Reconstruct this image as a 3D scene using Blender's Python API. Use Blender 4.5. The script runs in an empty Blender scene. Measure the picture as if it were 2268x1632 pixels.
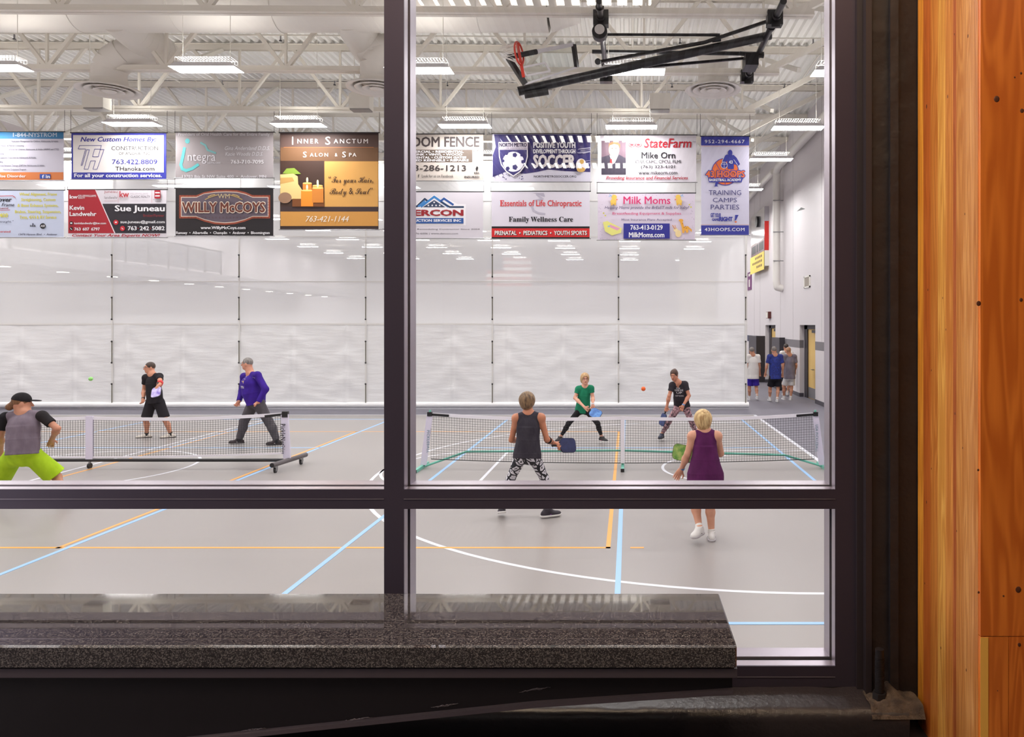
import bpy, math, random
import numpy as np
from mathutils import Vector, Matrix

# ------------------------------------------------------------------ camera, world, exposure
F = 1655.0; PX, PY = 1392.0, 720.0; EYE = 2.465
scene = bpy.context.scene
COL = scene.collection
cam_d = bpy.data.cameras.new('camera'); cam = bpy.data.objects.new('camera', cam_d); COL.objects.link(cam)
cam_d.sensor_width = 36.0; cam_d.lens = F / 2268.0 * 36.0
cam_d.shift_x = -(PX - 1134.0) / 2268.0; cam_d.shift_y = (PY - 816.0) / 2268.0
cam_d.clip_start = 0.05; cam_d.clip_end = 300
cam.location = (0, 0, EYE); cam.rotation_euler = (math.radians(90), 0, 0)
scene.camera = cam
world = bpy.data.worlds.new('world'); scene.world = world; world.use_nodes = True
world.node_tree.nodes['Background'].inputs[0].default_value = (0.02, 0.02, 0.022, 1)
world.node_tree.nodes['Background'].inputs[1].default_value = 1.0
vs = scene.view_settings
vs.view_transform = 'Standard'; vs.look = 'None'; vs.gamma = 1.0; vs.use_curve_mapping = False
vs.exposure = 0.0
scene.cycles.max_bounces = 10; scene.cycles.diffuse_bounces = 5; scene.cycles.glossy_bounces = 4
scene.cycles.transmission_bounces = 6; scene.cycles.transparent_max_bounces = 24
scene.cycles.caustics_reflective = False; scene.cycles.caustics_refractive = False
scene.cycles.sample_clamp_indirect = 4.0
GYM_L = 66.0       # radiance of the high-bay lenses
COR_L = 16.0       # radiance of the corridor ceiling lamps

# ------------------------------------------------------------------ helpers
def lin(c):
    def g(v):
        v = v / 255.0
        return v / 12.92 if v <= 0.04045 else ((v + 0.055) / 1.055) ** 2.4
    return (g(c[0]), g(c[1]), g(c[2]), 1.0)

MATS = {}
def mat(name, rgb, rough=0.5, metal=0.0, spec=0.5, coat=0.0, bump=None, var=None, vscale=None, detail=3.0, emit=0.0):
    """rgb in sRGB 0-255; bump=(scale,strength,distance); var=(rgb2, scale) noise mottling; vscale=(x,y,z) stretch"""
    if name in MATS: return MATS[name]
    m = bpy.data.materials.new(name); m.use_nodes = True; MATS[name] = m
    nt = m.node_tree; b = nt.nodes['Principled BSDF']
    b.inputs['Base Color'].default_value = lin(rgb); b.inputs['Roughness'].default_value = rough
    b.inputs['Metallic'].default_value = metal; b.inputs['Specular IOR Level'].default_value = spec
    b.inputs['Coat Weight'].default_value = coat; b.inputs['Coat Roughness'].default_value = 0.05
    if emit:
        b.inputs['Emission Color'].default_value = lin(rgb); b.inputs['Emission Strength'].default_value = emit
    if bump or var:
        tc = nt.nodes.new('ShaderNodeTexCoord'); mp = nt.nodes.new('ShaderNodeMapping')
        nt.links.new(tc.outputs['Object'], mp.inputs['Vector'])
        if vscale: mp.inputs['Scale'].default_value = vscale
    if var:
        n = nt.nodes.new('ShaderNodeTexNoise'); n.inputs['Scale'].default_value = var[1]; n.inputs['Detail'].default_value = detail
        nt.links.new(mp.outputs[0], n.inputs['Vector'])
        r = nt.nodes.new('ShaderNodeValToRGB')
        r.color_ramp.elements[0].position = 0.35; r.color_ramp.elements[1].position = 0.65
        r.color_ramp.elements[0].color = lin(rgb); r.color_ramp.elements[1].color = lin(var[0])
        nt.links.new(n.outputs[0], r.inputs[0]); nt.links.new(r.outputs[0], b.inputs['Base Color'])
    if bump:
        n = nt.nodes.new('ShaderNodeTexNoise'); n.inputs['Scale'].default_value = bump[0]; n.inputs['Detail'].default_value = 4
        nt.links.new(mp.outputs[0], n.inputs['Vector'])
        bp = nt.nodes.new('ShaderNodeBump'); bp.inputs['Strength'].default_value = bump[1]
        bp.inputs['Distance'].default_value = bump[2] if len(bump) > 2 else 0.01
        nt.links.new(n.outputs[0], bp.inputs['Height']); nt.links.new(bp.outputs[0], b.inputs['Normal'])
    return m

class MB:
    def __init__(s): s.v = []; s.f = []; s.mi = []; s.sm = []; s.mats = []
    def m(s, mt):
        if mt not in s.mats: s.mats.append(mt)
        return s.mats.index(mt)
    def add(s, vs_, fs, mt, smooth=False):
        o = len(s.v); s.v.extend([tuple(p) for p in vs_]); k = s.m(mt)
        for f in fs: s.f.append(tuple(i + o for i in f)); s.mi.append(k); s.sm.append(smooth)
        return s
    def box(s, x0, x1, y0, y1, z0, z1, mt):
        v = [(x0,y0,z0),(x1,y0,z0),(x1,y1,z0),(x0,y1,z0),(x0,y0,z1),(x1,y0,z1),(x1,y1,z1),(x0,y1,z1)]
        return s.add(v, [(0,3,2,1),(4,5,6,7),(0,1,5,4),(1,2,6,5),(2,3,7,6),(3,0,4,7)], mt)
    def bar(s, a, b, w, h, mt, up=(0,0,1)):
        a = Vector(a); b = Vector(b); d = (b - a).normalized(); u = Vector(up)
        r = d.cross(u)
        if r.length < 1e-4: r = d.cross(Vector((0,1,0)))
        r.normalize(); u = r.cross(d); r *= w / 2; u *= h / 2
        v = [a-r-u, a+r-u, a+r+u, a-r+u, b-r-u, b+r-u, b+r+u, b-r+u]
        return s.add(v, [(3,2,1,0),(4,5,6,7),(0,1,5,4),(1,2,6,5),(2,3,7,6),(3,0,4,7)], mt)
    def cyl(s, a, b, r0, mt, r1=None, n=12, cap=True):
        if r1 is None: r1 = r0
        a = Vector(a); b = Vector(b); d = (b - a).normalized()
        r = d.cross(Vector((0,0,1)))
        if r.length < 1e-3: r = Vector((1,0,0))
        r.normalize(); u = r.cross(d); v = []
        for p, rr in ((a, r0), (b, r1)):
            for i in range(n):
                t = 2 * math.pi * i / n; v.append(p + r * math.cos(t) * rr + u * math.sin(t) * rr)
        s.add(v, [(i, (i+1) % n, n + (i+1) % n, n + i) for i in range(n)], mt, n > 6)
        if cap:
            s.add(v[:n], [tuple(range(n))[::-1]], mt); s.add(v[n:], [tuple(range(n))], mt)
        return s
    def tube(s, pts, r, mt, n=10):
        for a, b in zip(pts[:-1], pts[1:]): s.cyl(a, b, r, mt, n=n)
        for p in pts[1:-1]: s.sph(p, (r, r, r), mt, 8, 6)
        return s
    def sph(s, c, r, mt, nu=12, nv=8):
        if not hasattr(r, '__len__'): r = (r, r, r)
        v = [(c[0], c[1], c[2] + r[2])]
        for j in range(1, nv):
            p = math.pi * j / nv
            for i in range(nu):
                t = 2 * math.pi * i / nu
                v.append((c[0] + r[0]*math.sin(p)*math.cos(t), c[1] + r[1]*math.sin(p)*math.sin(t), c[2] + r[2]*math.cos(p)))
        v.append((c[0], c[1], c[2] - r[2])); f = []
        for i in range(nu): f.append((0, 1+i, 1+(i+1) % nu))
        for j in range(nv-2):
            for i in range(nu):
                a = 1+j*nu; f.append((a+i, a+nu+i, a+nu+(i+1) % nu, a+(i+1) % nu))
        a = 1+(nv-2)*nu; L = len(v)-1
        for i in range(nu): f.append((a+i, L, a+(i+1) % nu))
        return s.add(v, f, mt, True)
    def lathe(s, c, prof, mt, n=32, smooth=True):
        v = []
        for r, z in prof:
            for i in range(n):
                t = 2*math.pi*i/n; v.append((c[0]+r*math.cos(t), c[1]+r*math.sin(t), c[2]+z))
        f = []
        for j in range(len(prof)-1):
            for i in range(n): f.append((j*n+i, j*n+(i+1) % n, (j+1)*n+(i+1) % n, (j+1)*n+i))
        return s.add(v, f, mt, smooth)
    def build(s, name, parent=None, local=False):
        me = bpy.data.meshes.new(name); me.from_pydata(s.v, [], s.f)
        for mt in s.mats: me.materials.append(mt)
        me.polygons.foreach_set('material_index', s.mi); me.polygons.foreach_set('use_smooth', s.sm); me.update()
        o = bpy.data.objects.new(name, me); COL.objects.link(o)
        if parent is not None:
            o.parent = parent
            if not local and parent.parent is None and parent.type == 'EMPTY':
                o.location = -parent.location
        return o

def thing(name, label, cat, loc=(0,0,0), group=None):
    o = bpy.data.objects.new(name, None); COL.objects.link(o); o.location = loc
    o.empty_display_size = 0.2
    o['label'] = label; o['category'] = cat
    if group: o['group'] = group
    return o
def tag(o, label, cat, group=None, kind=None):
    o['label'] = label; o['category'] = cat
    if group: o['group'] = group
    if kind: o['kind'] = kind
    return o
def struct(o, label=None):
    o['kind'] = 'structure'
    if label: o['label'] = label
    return o
def sroot(name, loc=(0,0,0), label=None):
    o = bpy.data.objects.new(name, None); COL.objects.link(o); o.location = loc; return struct(o, label)
def dup(root, loc, label=None):
    r = root.copy(); COL.objects.link(r); r.location = loc
    if label: r['label'] = label
    for ch in list(root.children):
        c = ch.copy(); COL.objects.link(c); c.parent = r
        for g in list(ch.children):
            d = g.copy(); COL.objects.link(d); d.parent = c
    return r
def P(px, py, d): return Vector(((px-PX)*d/F, d, EYE-(py-PY)*d/F))

# ------------------------------------------------------------------ materials
white_paint = mat('white_painted_steel', (234,231,222), 0.5)
joist_paint = mat('ivory_painted_steel', (230,225,215), 0.5)
deck_paint = mat('white_painted_deck', (243,242,238), 0.45)
duct_paint = mat('white_painted_duct', (228,224,218), 0.45)
gym_wall = mat('white_wall_panel', (219,213,215), 0.45)
black_metal = mat('black_powder_coated_steel', (22,22,26), 0.35)
black_plastic = mat('black_plastic', (24,24,27), 0.45)
steel = mat('galvanised_steel', (150,150,152), 0.35, 0.9)
grey_band = mat('grey_wall_band', (120,116,120), 0.5)
navy_band = mat('navy_wall_band', (40,48,84), 0.5)
frame_metal = mat('dark_anodised_aluminium', (72,66,82), 0.36, 0.5, bump=(300,0.05,0.001))
reveal_metal = mat('lit_aluminium_stop', (168,160,172), 0.3, 0.75)  # paler copy of the frame aluminium, gym light painted into the reveals
gasket = mat('black_rubber_gasket', (12,12,20), 0.4)
black_wall = mat('black_painted_wall', (27,24,29), 0.5, bump=(9,0.5,0.02), var=((33,29,34), 5))
# ------------------------------------------------------------------ emission and glass
def emitter(name, rgb, strength):
    m = bpy.data.materials.new(name); m.use_nodes = True; nt = m.node_tree
    nt.nodes.remove(nt.nodes['Principled BSDF'])
    e = nt.nodes.new('ShaderNodeEmission'); e.inputs[0].default_value = lin(rgb); e.inputs[1].default_value = strength
    nt.links.new(e.outputs[0], nt.nodes['Material Output'].inputs[0]); return m
lens_mat = emitter('high_bay_lens', (255,252,252), GYM_L)
uplight_mat = emitter('high_bay_lamp_tubes', (255,250,244), 34.0)
panel_mat = emitter('corridor_lamp_panel', (255,250,242), COR_L)
def pane_ior(nt, fr):   # both faces of a thin pane reflect like air-to-glass (the ray is not bent inside it)
    ge = nt.nodes.new('ShaderNodeNewGeometry'); mr = nt.nodes.new('ShaderNodeMapRange')
    mr.inputs[3].default_value = 1.5; mr.inputs[4].default_value = 1/1.5
    nt.links.new(ge.outputs['Backfacing'], mr.inputs[0]); nt.links.new(mr.outputs[0], fr.inputs['IOR'])
def glassmat():
    m = bpy.data.materials.new('clear_window_glass'); m.use_nodes = True; nt = m.node_tree
    nt.nodes.remove(nt.nodes['Principled BSDF'])
    t = nt.nodes.new('ShaderNodeBsdfTransparent'); t.inputs[0].default_value = (0.985,0.99,0.985,1)
    g = nt.nodes.new('ShaderNodeBsdfGlossy'); g.inputs['Roughness'].default_value = 0.0
    fr = nt.nodes.new('ShaderNodeFresnel'); fr.inputs['IOR'].default_value = 1.5
    mx = nt.nodes.new('ShaderNodeMixShader'); pane_ior(nt, fr)
    nt.links.new(fr.outputs[0], mx.inputs[0]); nt.links.new(t.outputs[0], mx.inputs[1]); nt.links.new(g.outputs[0], mx.inputs[2])
    nt.links.new(mx.outputs[0], nt.nodes['Material Output'].inputs[0]); return m
glass = glassmat()
def mesh_fabric(name, rgb, open_):
    m = bpy.data.materials.new(name); m.use_nodes = True; nt = m.node_tree
    nt.nodes.remove(nt.nodes['Principled BSDF'])
    t = nt.nodes.new('ShaderNodeBsdfTransparent')
    d = nt.nodes.new('ShaderNodeBsdfDiffuse'); d.inputs[0].default_value = lin(rgb)
    tr = nt.nodes.new('ShaderNodeBsdfTranslucent'); tr.inputs[0].default_value = lin(rgb)
    m1 = nt.nodes.new('ShaderNodeMixShader'); m1.inputs[0].default_value = 0.25
    m2 = nt.nodes.new('ShaderNodeMixShader'); m2.inputs[0].default_value = 1 - open_
    nt.links.new(d.outputs[0], m1.inputs[1]); nt.links.new(tr.outputs[0], m1.inputs[2])
    nt.links.new(t.outputs[0], m2.inputs[1]); nt.links.new(m1.outputs[0], m2.inputs[2])
    nt.links.new(m2.outputs[0], nt.nodes['Material Output'].inputs[0]); return m
curtain_mesh_mat = mesh_fabric('white_open_mesh_fabric', (252,252,252), 0.21)
vinyl_mat = mat('white_curtain_vinyl', (240,240,240), 0.35, bump=(2.2,0.30,0.05), vscale=(0.6,1,3.5))

# ------------------------------------------------------------------ gym shell
XL, XR = -21.9, 5.9
YN, YF = 2.45, 62.0
DECK = 7.0 + EYE
WL = (XL, XR)
floor_mat = mat('beige_sports_floor', (152,147,145), 0.36, spec=0.4, var=((149,144,142), 0.4), bump=(1.2,0.03,0.01))
track_mat = mat('grey_rubber_track', (112,109,120), 0.55, var=((107,104,115), 1.0))
mb = MB(); mb.box(XL-0.2, XR+0.5, YN-0.2, YF, -0.2, 0, track_mat)
floor = struct(mb.build('floor'), 'beige gym floor with grey running track')
C0 = 12.87
mb = MB(); mb.box(-21.0, 3.45, C0-7.62, C0+7.62, 0.0, 0.004, floor_mat); mb.build('court_surface', floor)
ORANGE = mat('orange_floor_paint', (236,168,76), 0.35)
BLUE = mat('blue_floor_paint', (150,195,240), 0.35)
WHITE = mat('white_floor_paint', (226,228,236), 0.35)
def strip(name, x0, x1, y0, y1, z, mt):
    MB().box(x0, x1, y0, y1, 0.003, z, mt).build(name, floor)
def arc(name, cx, cy, r, a0, a1, w, z, mt, n=64):
    m_ = MB(); v = []; f = []
    for i in range(n+1):
        t = math.radians(a0+(a1-a0)*i/n)
        for rr in (r-w/2, r+w/2): v.append((cx+rr*math.cos(t), cy+rr*math.sin(t), z))
    for i in range(n): f.append((2*i, 2*i+1, 2*i+3, 2*i+2))
    m_.add(v, f, mt); m_.build(name, floor)
z1, z2, z3 = 0.0052, 0.0062, 0.0074
w5 = 0.05
strip('white_court_line', -21.0, 3.5, C0+7.62, C0+7.67, z1, WHITE)
strip('white_court_line', -21.0, 3.5, C0-7.67, C0-7.62, z1, WHITE)
strip('white_court_line', 3.42, 3.5, C0-7.67, C0+7.67, z1, WHITE)
strip('white_court_line', -9.5, -9.45, C0-7.62, C0+7.62, z1, WHITE)
arc('white_center_circle', -9.45, C0, 1.80, 0, 360, w5, z1, WHITE)
strip('white_free_throw_line', -2.37, -2.32, C0-1.83, C0+1.83, z1, WHITE)
strip('white_lane_line', -2.37, 3.45, C0-1.85, C0-1.80, z1, WHITE)
strip('white_lane_line', -2.37, 3.45, C0+1.80, C0+1.85, z1, WHITE)
arc('white_free_throw_circle', -2.34, C0, 1.83, 90, 270, w5, z1, WHITE)
arc('white_restricted_arc', 1.85, C0, 1.26, 90, 270, w5, z1, WHITE)
arc('white_three_point_arc', 1.85, C0, 6.02, 90, 270, 0.055, z1, WHITE)
strip('white_three_point_line', 1.85, 3.45, C0-6.05, C0-5.99, z1, WHITE)
strip('white_three_point_line', 1.85, 3.45, C0+5.99, C0+6.05, z1, WHITE)
for x0, x1 in ((-18.2, -0.2),):
    strip('orange_volleyball_line', x0, x1, 8.24, 8.29, z2, ORANGE)
    strip('orange_volleyball_line', x0, x1, 17.25, 17.30, z2, ORANGE)
for x in (-0.225, -6.3, -9.2, -12.3, -18.2):
    strip('orange_volleyball_line', x-0.025, x+0.025, 8.24, 17.3, z2, ORANGE)
strip('orange_serve_mark', 0.02, 0.17, 8.24, 8.29, z2, ORANGE)
for cx in (-0.10, -9.25, -18.4):
    for s_ in (-3.05, 3.05): strip('blue_pickleball_sideline', cx+s_-0.027, cx+s_+0.027, 6.14, 19.55, z3, BLUE)
    strip('blue_pickleball_centre_line', cx-0.027, cx+0.027, 6.14, 10.70, z3, BLUE)
    strip('blue_pickleball_centre_line', cx-0.027, cx+0.027, 15.0, 19.55, z3, BLUE)
    for y in (6.14, 10.68, 14.98, 19.5): strip('blue_pickleball_cross_line', cx-3.07, cx+3.07, y, y+0.05, z3, BLUE)

# right wall with two door openings
DO = [(23.6, 25.75), (30.0, 32.2)]
DH = 2.47
wr = sroot('wall_right', (XR, 30, 0), 'white panelled right wall of the gym')
def wallpiece(y0, y1, z0, z1, mt=gym_wall, x=XR, t=0.5):
    m_ = MB(); m_.box(x, x+t, y0, y1, z0, z1, mt); return m_
ys = [YN, DO[0][0], DO[0][1], DO[1][0], DO[1][1], YF]
m_ = MB()
for a, b in ((ys[0], ys[1]), (ys[2], ys[3]), (ys[4], ys[5])):
    m_.box(XR, XR+0.5, a, b, 0, DECK+0.3, gym_wall)
for a, b in DO: m_.box(XR, XR+0.5, a, b, DH, DECK+0.3, gym_wall)
m_.build('wall_panel', wr)
m_ = MB()
for a, b in ((ys[0], ys[1]), (ys[2], ys[3])): m_.box(XR-0.004, XR+0.14, a-(.003 if a > 10 else 0), b+.003, 1.68, 1.95, grey_band)
m_.build('grey_stripe', wr)
MB().box(XR-0.004, XR+0.1, ys[4]+1.2, YF, 1.68, 1.97, navy_band).build('navy_stripe', wr)
m_ = MB(); jm = mat('panel_joint_grey', (150,146,142), 0.6)  # thin grey lines along the panel joints
for y in (9, 12, 15, 18, 21, 22.8, 26.8, 29, 33.5, 35, 38, 41, 44, 48, 52): m_.box(XR-0.003, XR+0.01, y, y+0.012, 1.95, DECK, jm)
m_.build('panel_joint', wr)
bb = mat('dark_grey_rubber_base', (72,68,76), 0.5); m_ = MB()
for a, b in ((ys[0], ys[1]), (ys[2], ys[3]), (ys[4], ys[5])): m_.box(XR-0.012, XR+0.14, a-(.003 if a > 10 else 0), b+.003, 0, 0.13, bb)
struct(m_.build('baseboard_right'))
dark_frame = mat('dark_grey_door_frame', (46,42,48), 0.45)
door_wood = mat('pale_yellow_maple', (232,196,118), 0.4, var=((222,184,106), 3), vscale=(1,1,0.12))
for i, (a, b) in enumerate(DO):
    dr = sroot('door_%d' % (i+1), (XR+0.1, (a+b)/2, 0), ('pale yellow wood door in dark frame nearest the window', 'pale yellow wood door behind the walking people')[i])
    m_ = MB(); xd = XR+0.16
    m_.box(xd, xd+0.12, a-0.01, a+0.10, 0, DH, dark_frame); m_.box(xd, xd+0.12, b-0.42, b+0.01, 0, DH, dark_frame)
    m_.box(xd, xd+0.12, a, b, DH-0.14, DH, dark_frame); m_.build('door_frame', dr)
    leaf = MB().box(xd+0.04, xd+0.09, a+0.10, b-0.42, 0.01, DH-0.14, door_wood).build('door_leaf', dr)
    MB().box(xd+0.028, xd+0.042, a+0.12, b-0.46, 0.03, 0.38, steel).build('kick_plate', leaf)
    hd = MB(); hd.cyl((xd-0.03, a+0.95, 1.0), (xd-0.03, a+1.1, 1.0), 0.012, steel); hd.cyl((xd-0.03, a+0.95, 1.0), (xd+0.045, a+0.95, 1.0), 0.018, steel)
    hd.build('door_handle', leaf)
    MB().box(xd-0.03, xd+0.04, a+0.5, a+1.0, DH-0.26, DH-0.17, dark_frame).build('door_closer', leaf)
# left wall, far wall, near wall with the window opening
MB().box(XL-0.4, XL, YN-0.4, YF, 0, DECK+0.3, gym_wall).build('wall_left')
MB().box(XL-0.4, XR+0.5, YF, YF+0.4, 0, DECK+0.3, gym_wall).build('wall_far')
m_ = MB(); WT = EYE+2.5; WB = EYE-1.16
m_.box(XL-0.4, -3.6, YN, YN+0.2, 0, DECK+0.3, gym_wall); m_.box(0.72, XR+0.5, YN, YN+0.2, 0, DECK+0.3, gym_wall)
m_.box(-3.6, 0.72, YN, YN+0.2, WT, DECK+0.3, gym_wall); m_.box(-3.6, 0.72, YN, YN+0.2, 0, WB, gym_wall)
m_.build('wall_near')
for n_ in ('wall_left', 'wall_far', 'wall_near'): struct(bpy.data.objects[n_])

# corrugated roof deck
def sl(x): return -0.006*(x+0.0)
m_ = MB(); v = []; x = XL-0.2; cols = []
while x < XR+0.45:
    for dx, dz in ((0, 0), (0.055, 0), (0.085, 0.075), (0.175, 0.075)):
        xx = x+dx; cols.append((xx, DECK+dz+sl(xx)))
    x += 0.203
for (xx, zz) in cols: v += [(xx, YN, zz), (xx, YF, zz)]
m_.add(v, [(2*i, 2*i+1, 2*i+3, 2*i+2) for i in range(len(cols)-1)], deck_paint)
struct(m_.build('ceiling'), 'white corrugated steel roof deck')
MB().box(XL-0.4, XR+0.5, YN-0.2, YF+0.4, DECK+0.32, DECK+0.4, deck_paint).build('ceiling_backing', bpy.data.objects['ceiling'])

# roof trusses
TY = [12.8+2.97*k for k in range(-3, 17)]
BZ = 5.3+EYE
names_ord = ['first','second','third','fourth','fifth','sixth','seventh','eighth','ninth','tenth','eleventh','twelfth','thirteenth','fourteenth','fifteenth','sixteenth','seventeenth','eighteenth','nineteenth','twentieth']
nodes_x = [2.85-2.52*i for i in range(11)]
def truss(y, label, grp=None):
    t = thing('roof_truss', label, 'roof truss', (0, y, BZ), grp)
    bz, tz = BZ, DECK-0.1
    m_ = MB()
    for dy in (-0.055, 0.055):
        m_.bar((XL, y+dy, bz+0.06+sl(XL)), (3.17, y+dy, bz+0.06+sl(3.17)), 0.012, 0.11, joist_paint)
        m_.bar((XL, y+dy*1.0, bz+0.006+sl(XL)), (3.17, y+dy*1.0, bz+0.006+sl(3.17)), 0.09, 0.012, joist_paint)
    m_.build('bottom_chord', t)
    m_ = MB()
    for dy in (-0.055, 0.055):
        m_.bar((XL, y+dy, tz+sl(XL)), (XR, y+dy, tz+sl(XR)), 0.012, 0.14, joist_paint)
        m_.bar((XL, y+dy, tz+0.07+sl(XL)), (XR, y+dy, tz+0.07+sl(XR)), 0.10, 0.014, joist_paint)
    m_.build('top_chord', t)
    for i, nx in enumerate(nodes_x):
        w = 0.075
        zb = bz+0.05+sl(nx); zt = tz+sl(nx)
        MB().bar((nx, y, zb), (nx-1.2, y, zt), w, w, joist_paint, up=(0,1,0)).build('web_member', t)
        if i: MB().bar((nx, y, zb), (nx+1.2, y, zt), w, w, joist_paint, up=(0,1,0)).build('web_member', t)
        else: MB().bar((nx, y, zb), (XR, y, zt), 0.12, 0.12, joist_paint, up=(0,1,0)).build('end_web_member', t)
        MB().bar((nx, y, zb), (nx, y, zt), 0.05, 0.05, joist_paint, up=(0,1,0)).build('web_member', t)
    return t
for k, y in enumerate(TY):
    if y < 11: truss(y, 'ivory steel roof truss above the top edge of the window view, near the glass', 'roof trusses over the near gym')
    elif k < 7: truss(y, 'ivory steel roof truss, %s row back from the window' % names_ord[k-3] + (', carrying the hanging banners' if k == 5 else ', above the white curtain' if k == 6 else ', at the top of the view' if k == 3 else ''))
    else: truss(y, 'ivory steel roof truss half hidden beyond the white curtain', 'roof trusses beyond the curtain')
# cross bracing between trusses
m_ = None
br = 0
for k in range(3, 8):
    for x in ((-16.5, -9.5, -1.9, 3.6) if k != 3 else (3.6,)):
        ya, yb = TY[k], TY[k+1]
        m_ = MB(); m_.bar((x, ya, BZ+0.1+sl(x)), (x-0.7, yb, DECK-0.15+sl(x)), 0.09, 0.09, white_paint)
        o = m_.build('diagonal_brace'); br += 1
        tag(o, 'white diagonal brace running up and back between two roof trusses', 'brace', 'diagonal braces between the roof trusses')
# thin sprinkler pipes
m_ = MB()
for y in (13.7, 17.4, 20.6): m_.cyl((XL+.1, y, DECK-0.30+sl(XL)), (XR-.1, y, DECK-0.30+sl(XR)), 0.02, white_paint, n=8)
for x in (-13.0, -6.1, 0.1, 4.9): m_.cyl((x, YN+.3, DECK-0.04+sl(x)), (x, 40, DECK-0.04+sl(x)), 0.028, white_paint, n=8)
sp = m_.build('sprinkler_pipe'); tag(sp, 'thin white sprinkler pipes running below the corrugated roof', 'pipe')
k = 0
for y in (13.7, 17.4, 20.6):
    for x in [4.3-3.1*i for i in range(7)]:
        m_ = MB(); zz = DECK-0.32+sl(x); m_.cyl((x, y, zz), (x, y, zz-0.1), 0.018, steel, n=8); m_.cyl((x, y, zz-0.1), (x, y, zz-0.115), 0.035, black_metal, n=10)
        m_.build('sprinkler_head', sp)

# ------------------------------------------------------------------ high-bay lights
LZ = EYE+4.79
housing = mat('white_fixture_housing', (214,212,216), 0.4)
guard = mat('white_wire_guard', (235,233,232), 0.4)
def light_proto():
    t = thing('high_bay_light', 'x', 'ceiling light', (0,0,0))
    m_ = MB(); L, W = 0.62, 0.2
    v = [(-L,-W,0),(L,-W,0),(L,W,0),(-L,W,0),(-L+.1,-W+.06,.10),(L-.1,-W+.06,.10),(L-.1,W-.06,.10),(-L+.1,W-.06,.10)]
    m_.add(v, [(0,1,5,4),(1,2,6,5),(2,3,7,6),(3,0,4,7),(4,5,6,7)], housing); m_.build('housing', t, True)
    MB().add([(-L+.01,-W+.01,.004),(L-.01,-W+.01,.004),(L-.01,W-.01,.004),(-L+.01,W-.01,.004)], [(0,3,2,1)], lens_mat).build('lens', t, True)
    MB().add([(-L+.16,-.09,.113),(L-.16,-.09,.113),(L-.16,.09,.113),(-L+.16,.09,.113)], [(0,1,2,3)], uplight_mat).build('upper_lamp', t, True)
    m_ = MB(); g = 0.008
    for y in (-.14, .14):
        m_.bar((-L+.1,y,.20),(L-.1,y,.20), g, g, guard); m_.bar((-L+.1,y,.13),(L-.1,y,.13), g, g, guard)
    n = 18
    for i in range(n+1):
        x = -L+.1+(2*L-.2)*i/n
        for y in (-.14, .14): m_.bar((x,y,.10),(x,y,.20), g, g, guard)
        m_.bar((x,-.14,.20),(x,.14,.20), g, g, guard)
    m_.build('wire_guard', t, True)
    m_ = MB()
    for x in (-.45, .45): m_.cyl((x,0,.1),(x,0,2.215), .006, white_paint, n=6)
    m_.build('hanging_cable', t, True)
    return t
proto = light_proto(); first = True
LY = [6.0, 10.1, 14.15, 18.1, 21.55, 26.3, 30.4, 34.5, 38.6, 42.7, 46.8, 50.9, 55.0]
rown = ['','','in the nearest visible row','in the row just above the banners','in the row just behind the curtain top','in the second row behind the curtain']
for r_, y in enumerate(LY):
    for c in range(7):
        x = 4.1-4.03*c
        if r_ in (2, 3, 4, 5) and c < (5 if r_ == 3 else 5):
            pos = ['first from the right wall','second from the right wall','third from the right wall','fourth from the right wall','fifth from the right wall'][c]
            lab, grp = 'high-bay light %s, %s' % (rown[r_], pos), 'high-bay lights over the near court'
            if (r_, c) == (2, 1): lab = 'bright high-bay light directly behind the folded basketball hoop'
        elif r_ < 2: lab, grp = 'white high-bay light over the near court above the top of the view', 'high-bay lights near the window'
        elif y > 22: lab, grp = 'white high-bay light glowing dimly through the mesh curtain', 'high-bay lights beyond the curtain'
        else: lab, grp = 'white high-bay light with wire guard far to the left, out by the left wall', 'high-bay lights by the left wall'
        loc = (x, y, LZ+sl(x))
        if first: o = proto; o.location = loc; o['label'] = lab; first = False
        else: o = dup(proto, loc, lab)
        o['group'] = grp

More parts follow.
